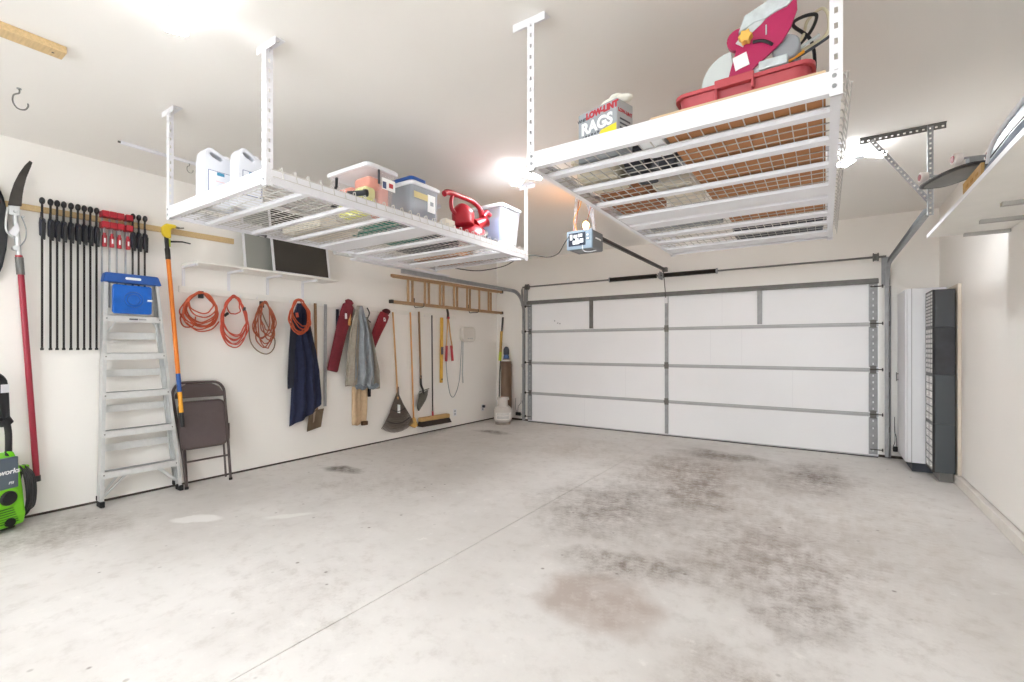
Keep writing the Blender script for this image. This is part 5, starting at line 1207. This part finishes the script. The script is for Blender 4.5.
t = thing('backer_board', 'thin upright plywood board behind the stacked drawer units', 'board', (WR - .02, 6.25, .1))
MB().box(WR - .028, WR - .003, 6.065, 6.47, .098, 1.93).build('board', mat('plywood_edge', (216, 206, 190), .7, var=.06), t)
mb = MB()
for z in (1.5, 1.05, .75, .25): mb.box(WR - .032, WR - .028, 6.068, 6.08, z, z + .03)
mb.build('screw', galv, t)

def drawers(label, z0, z1, rows, cols, m):
    x0, x1, y0, y1 = .885, WR - .042, 6.09, 6.465
    t = thing('drawer_organizer', label, 'organizer', ((x0 + x1) / 2, (y0 + y1) / 2, z0), 0, 'stacked drawer organizers')
    MB().box(x0 + .006, x1, y0, y1, z0, z1).build('cabinet_case', m, t, bevel=.004)
    f = [[(y0 + .006 + (y1 - y0 - .012) * c / cols + .004, z0 + .012 + (z1 - z0 - .024) * r / rows + .004, (y1 - y0 - .012) / cols - .008, (z1 - z0 - .024) / rows - .008) for c in range(cols)] for r in range(rows)]
    MB().holed([(y0, z0), (y1, z0), (y1, z1), (y0, z1)], [[(a, b_), (a + w, b_), (a + w, b_ + h), (a, b_ + h)] for row in f for a, b_, w, h in row], (x0 - .012, 0, 0), Y, Z, X, .018).build('face_frame', black_plas, t)
    for row in f:
        for a, b_, w, h in row:
            MB().box(x0 - .010, x0 + .004, a + .002, a + w - .002, b_ + .002, b_ + h - .002).box(x0 - .016, x0 - .010, a + w * .3, a + w * .7, b_ + h * .45, b_ + h * .6).build('drawer', drawer_clear, t)
    return t
drawers('charcoal drawer organizer resting on the floor, lowest of the stack', .10, .572, 6, 2, charcoal3)
drawers('charcoal drawer organizer above the lowest one, with tall drawers', .574, 1.05, 6, 2, charcoal3)
drawers('scuffed black drawer organizer second from the top of its stack', 1.052, 1.518, 9, 3, charcoal2)
drawers('charcoal drawer organizer topmost of its stack with thin drawers', 1.52, 1.885, 10, 3, charcoal)
t = thing('organizer_base', 'dark wooden base block carrying the stacked drawer organizers', 'base', (.95, 6.28, 0))
MB().box(.93, WR - .045, 6.16, 6.46, .001, .098).build('block', mat('grey_block', (128, 126, 124), .8, var=.1), t, bevel=.003)

SX0, SX1, SY0, SY1, SZ = .645, WR - .002, 1.2, 4.70, 2.15
t = thing('wall_shelf', 'white shelf high over the curb holding a skateboard and sled', 'shelf', (.86, 3.0, SZ))
MB().box(SX0, SX1, SY0, SY1, SZ, SZ + .018).build('shelf_board', white_paint, t, bevel=.002)
MB().box(SX0 - .004, SX0, SY0, SY1, SZ - .004, SZ + .022).build('front_edge', white_metal, t)
for y in (3.35, 3.79, 4.24, 4.66): MB().box(.84, SX1, y - .02, y + .02, SZ - .022, SZ - .0005).build('bracket', mat('shaded_bracket', (172, 170, 166), .6, var=.03), t)  # underside shade is mixed into the bracket colour
zs_ = SZ + .0185
# skateboard, wheels up, across the shelf
t = thing('skateboard', 'black skateboard lying wheels-up across the end of the shelf', 'skateboard', (.80, 3.72, zs_))
dk = []
A = V((.565, 4.0, .02)); B = V((.70, 3.42, -.03)); dd = (B - A).normalized(); sd = V((dd.y, -dd.x, 0)).normalized(); Ls = (B - A).length
outl = [(Ls * .5 - (Ls * .5) * math.cos(a), .105 * (abs(math.sin(a)) ** .5) * (1 if math.sin(a) > 0 else -1)) for a in (2 * math.pi * k / 32 for k in range(32))]
zk = zs_ + .15
up_ = sd.cross(dd); up_ = up_ if up_.z > 0 else -up_
MB().prism(outl, A + Z * zk, dd, sd, up_, .014).build('deck', deck_m, t, bevel=.004)
MB().prism([(Ls * .5 + (p[0] - Ls * .5) * .88, p[1] * .82) for p in outl], A + Z * zk - up_ * .0021, dd, sd, up_, .002).build('deck_graphic', mat('grey_deck_print', (112, 110, 106), .6, var=.12), t)
for u in (.17, .83):
    c = A + dd * Ls * u + Z * (zk + .014)
    tr = MB().obox(c + Z * .02, dd * .02, sd * .03, Z * .02).cyl(c + Z * .045 - sd * .085, c + Z * .045 + sd * .085, .007, 8).build('truck', galv, t)
    for s in (-1, 1):
        q = c + Z * .045 + sd * s * .075
        w_ = MB().cyl(q - sd * .02, q + sd * .02, .031, 18).build('wheel', wheel_w, t, True, bevel=.006)
        MB().cyl(q - sd * .0225, q + sd * .0225, .02, 14).build('wheel_core', wheel_r, w_, True)
MB().box(.72, .78, 3.44, 3.52, zs_ + .001, zk - .04).build('riser_block', foam_m, t)

t = thing('foam_board', 'white folded foam sheet standing near the shelf edge by the skateboard', 'foam', (.74, 3.6, zs_))
MB().prism([(3.43, .0), (4.12, .0), (4.03, .028), (3.62, .036), (3.53, .085), (3.43, .09)], (.665, 0, zs_ + .001), Y, Z, X, .016).build('sheet', foam_m, t, bevel=.004)
t = thing('plastic_sled', 'pale blue plastic sled standing along the shelf', 'sled', (.76, 2.5, zs_))
sl = [(1.3, .002), (3.22, .002), (3.34, .04), (3.37, .10), (3.33, .155), (3.22, .185), (3.0, .195), (2.0, .20), (1.3, .20)]
MB().prism(sl, (.70, 0, zs_), Y, Z, X, .15).build('sled_body', sled_m, t, bevel=.02, seg=3)
MB().tube(spline([(.698, 1.4, zs_ + .20), (.698, 2.6, zs_ + .198), (.698, 3.0, zs_ + .195), (.698, 3.22, zs_ + .184), (.698, 3.33, zs_ + .155), (.698, 3.37, zs_ + .10)], 6), .010, 8).build('rim', white_plas, t, True)
t = thing('printed_carton', 'tan printed carton lying at the shelf edge before the sled', 'box', (.69, 3.42, zs_))
MB().box(.648, .662, 3.25, 3.62, zs_ + .001, zs_ + .075).build('carton_body', tan_box, t, bevel=.002)
for y in (3.3, 3.4, 3.5): MB().box(.6465, .648, y, y + .05, zs_ + .03, zs_ + .045).build('carton_print', mat('ochre_ink', (176, 132, 60), .8, var=.1), t)
t = thing('nylon_bag', 'slate blue nylon bag drooping along the shelf edge', 'bag', (.69, 2.7, zs_))
rs = []
for k in range(12):
    u = k / 11; yy = 3.2 - 1.0 * u; hh = .006 + .026 * math.sin(math.pi * min(1, .08 + u * 1.1)) ** .7
    rs.append([V((.667 + .018 * math.cos(a), yy, zs_ + .002 + hh + hh * math.sin(a) * (1 + .08 * math.sin(5 * u + 2 * a)))) for a in (2 * math.pi * j / 14 for j in range(14))])
MB().rings(rs).build('bag_body', bag_m, t, True)
MB().tube([(.651, 3.1, zs_ + .05), (.650, 2.8, zs_ + .06), (.651, 2.3, zs_ + .05)], .003, 6).build('zipper', ink_dark, t)

# ------------------------------------------------------------------ camera, world, view
cam = bpy.data.cameras.new('camera'); cam.sensor_width = 36; cam.lens = 467.37 / 1024 * 36
cam.shift_y = (347.86 - 341) / 1024; cam.clip_start = .05
co = bpy.data.objects.new('camera', cam); COL.objects.link(co)
co.location = (0, 0, 1.316); co.rotation_euler = (math.radians(90), 0, math.radians(33.814))
sc.camera = co
w = bpy.data.worlds.new('world'); sc.world = w; w.use_nodes = True
w.node_tree.nodes['Background'].inputs[0].default_value = (.9, .95, 1, 1); w.node_tree.nodes['Background'].inputs[1].default_value = 9
vs = sc.view_settings; vs.view_transform = 'Standard'; vs.look = 'None'; vs.gamma = 1; vs.use_curve_mapping = False
vs.exposure = 0.46
sc.cycles.max_bounces = 12; sc.cycles.diffuse_bounces = 8; sc.cycles.transparent_max_bounces = 12
sc.cycles.use_denoising = True
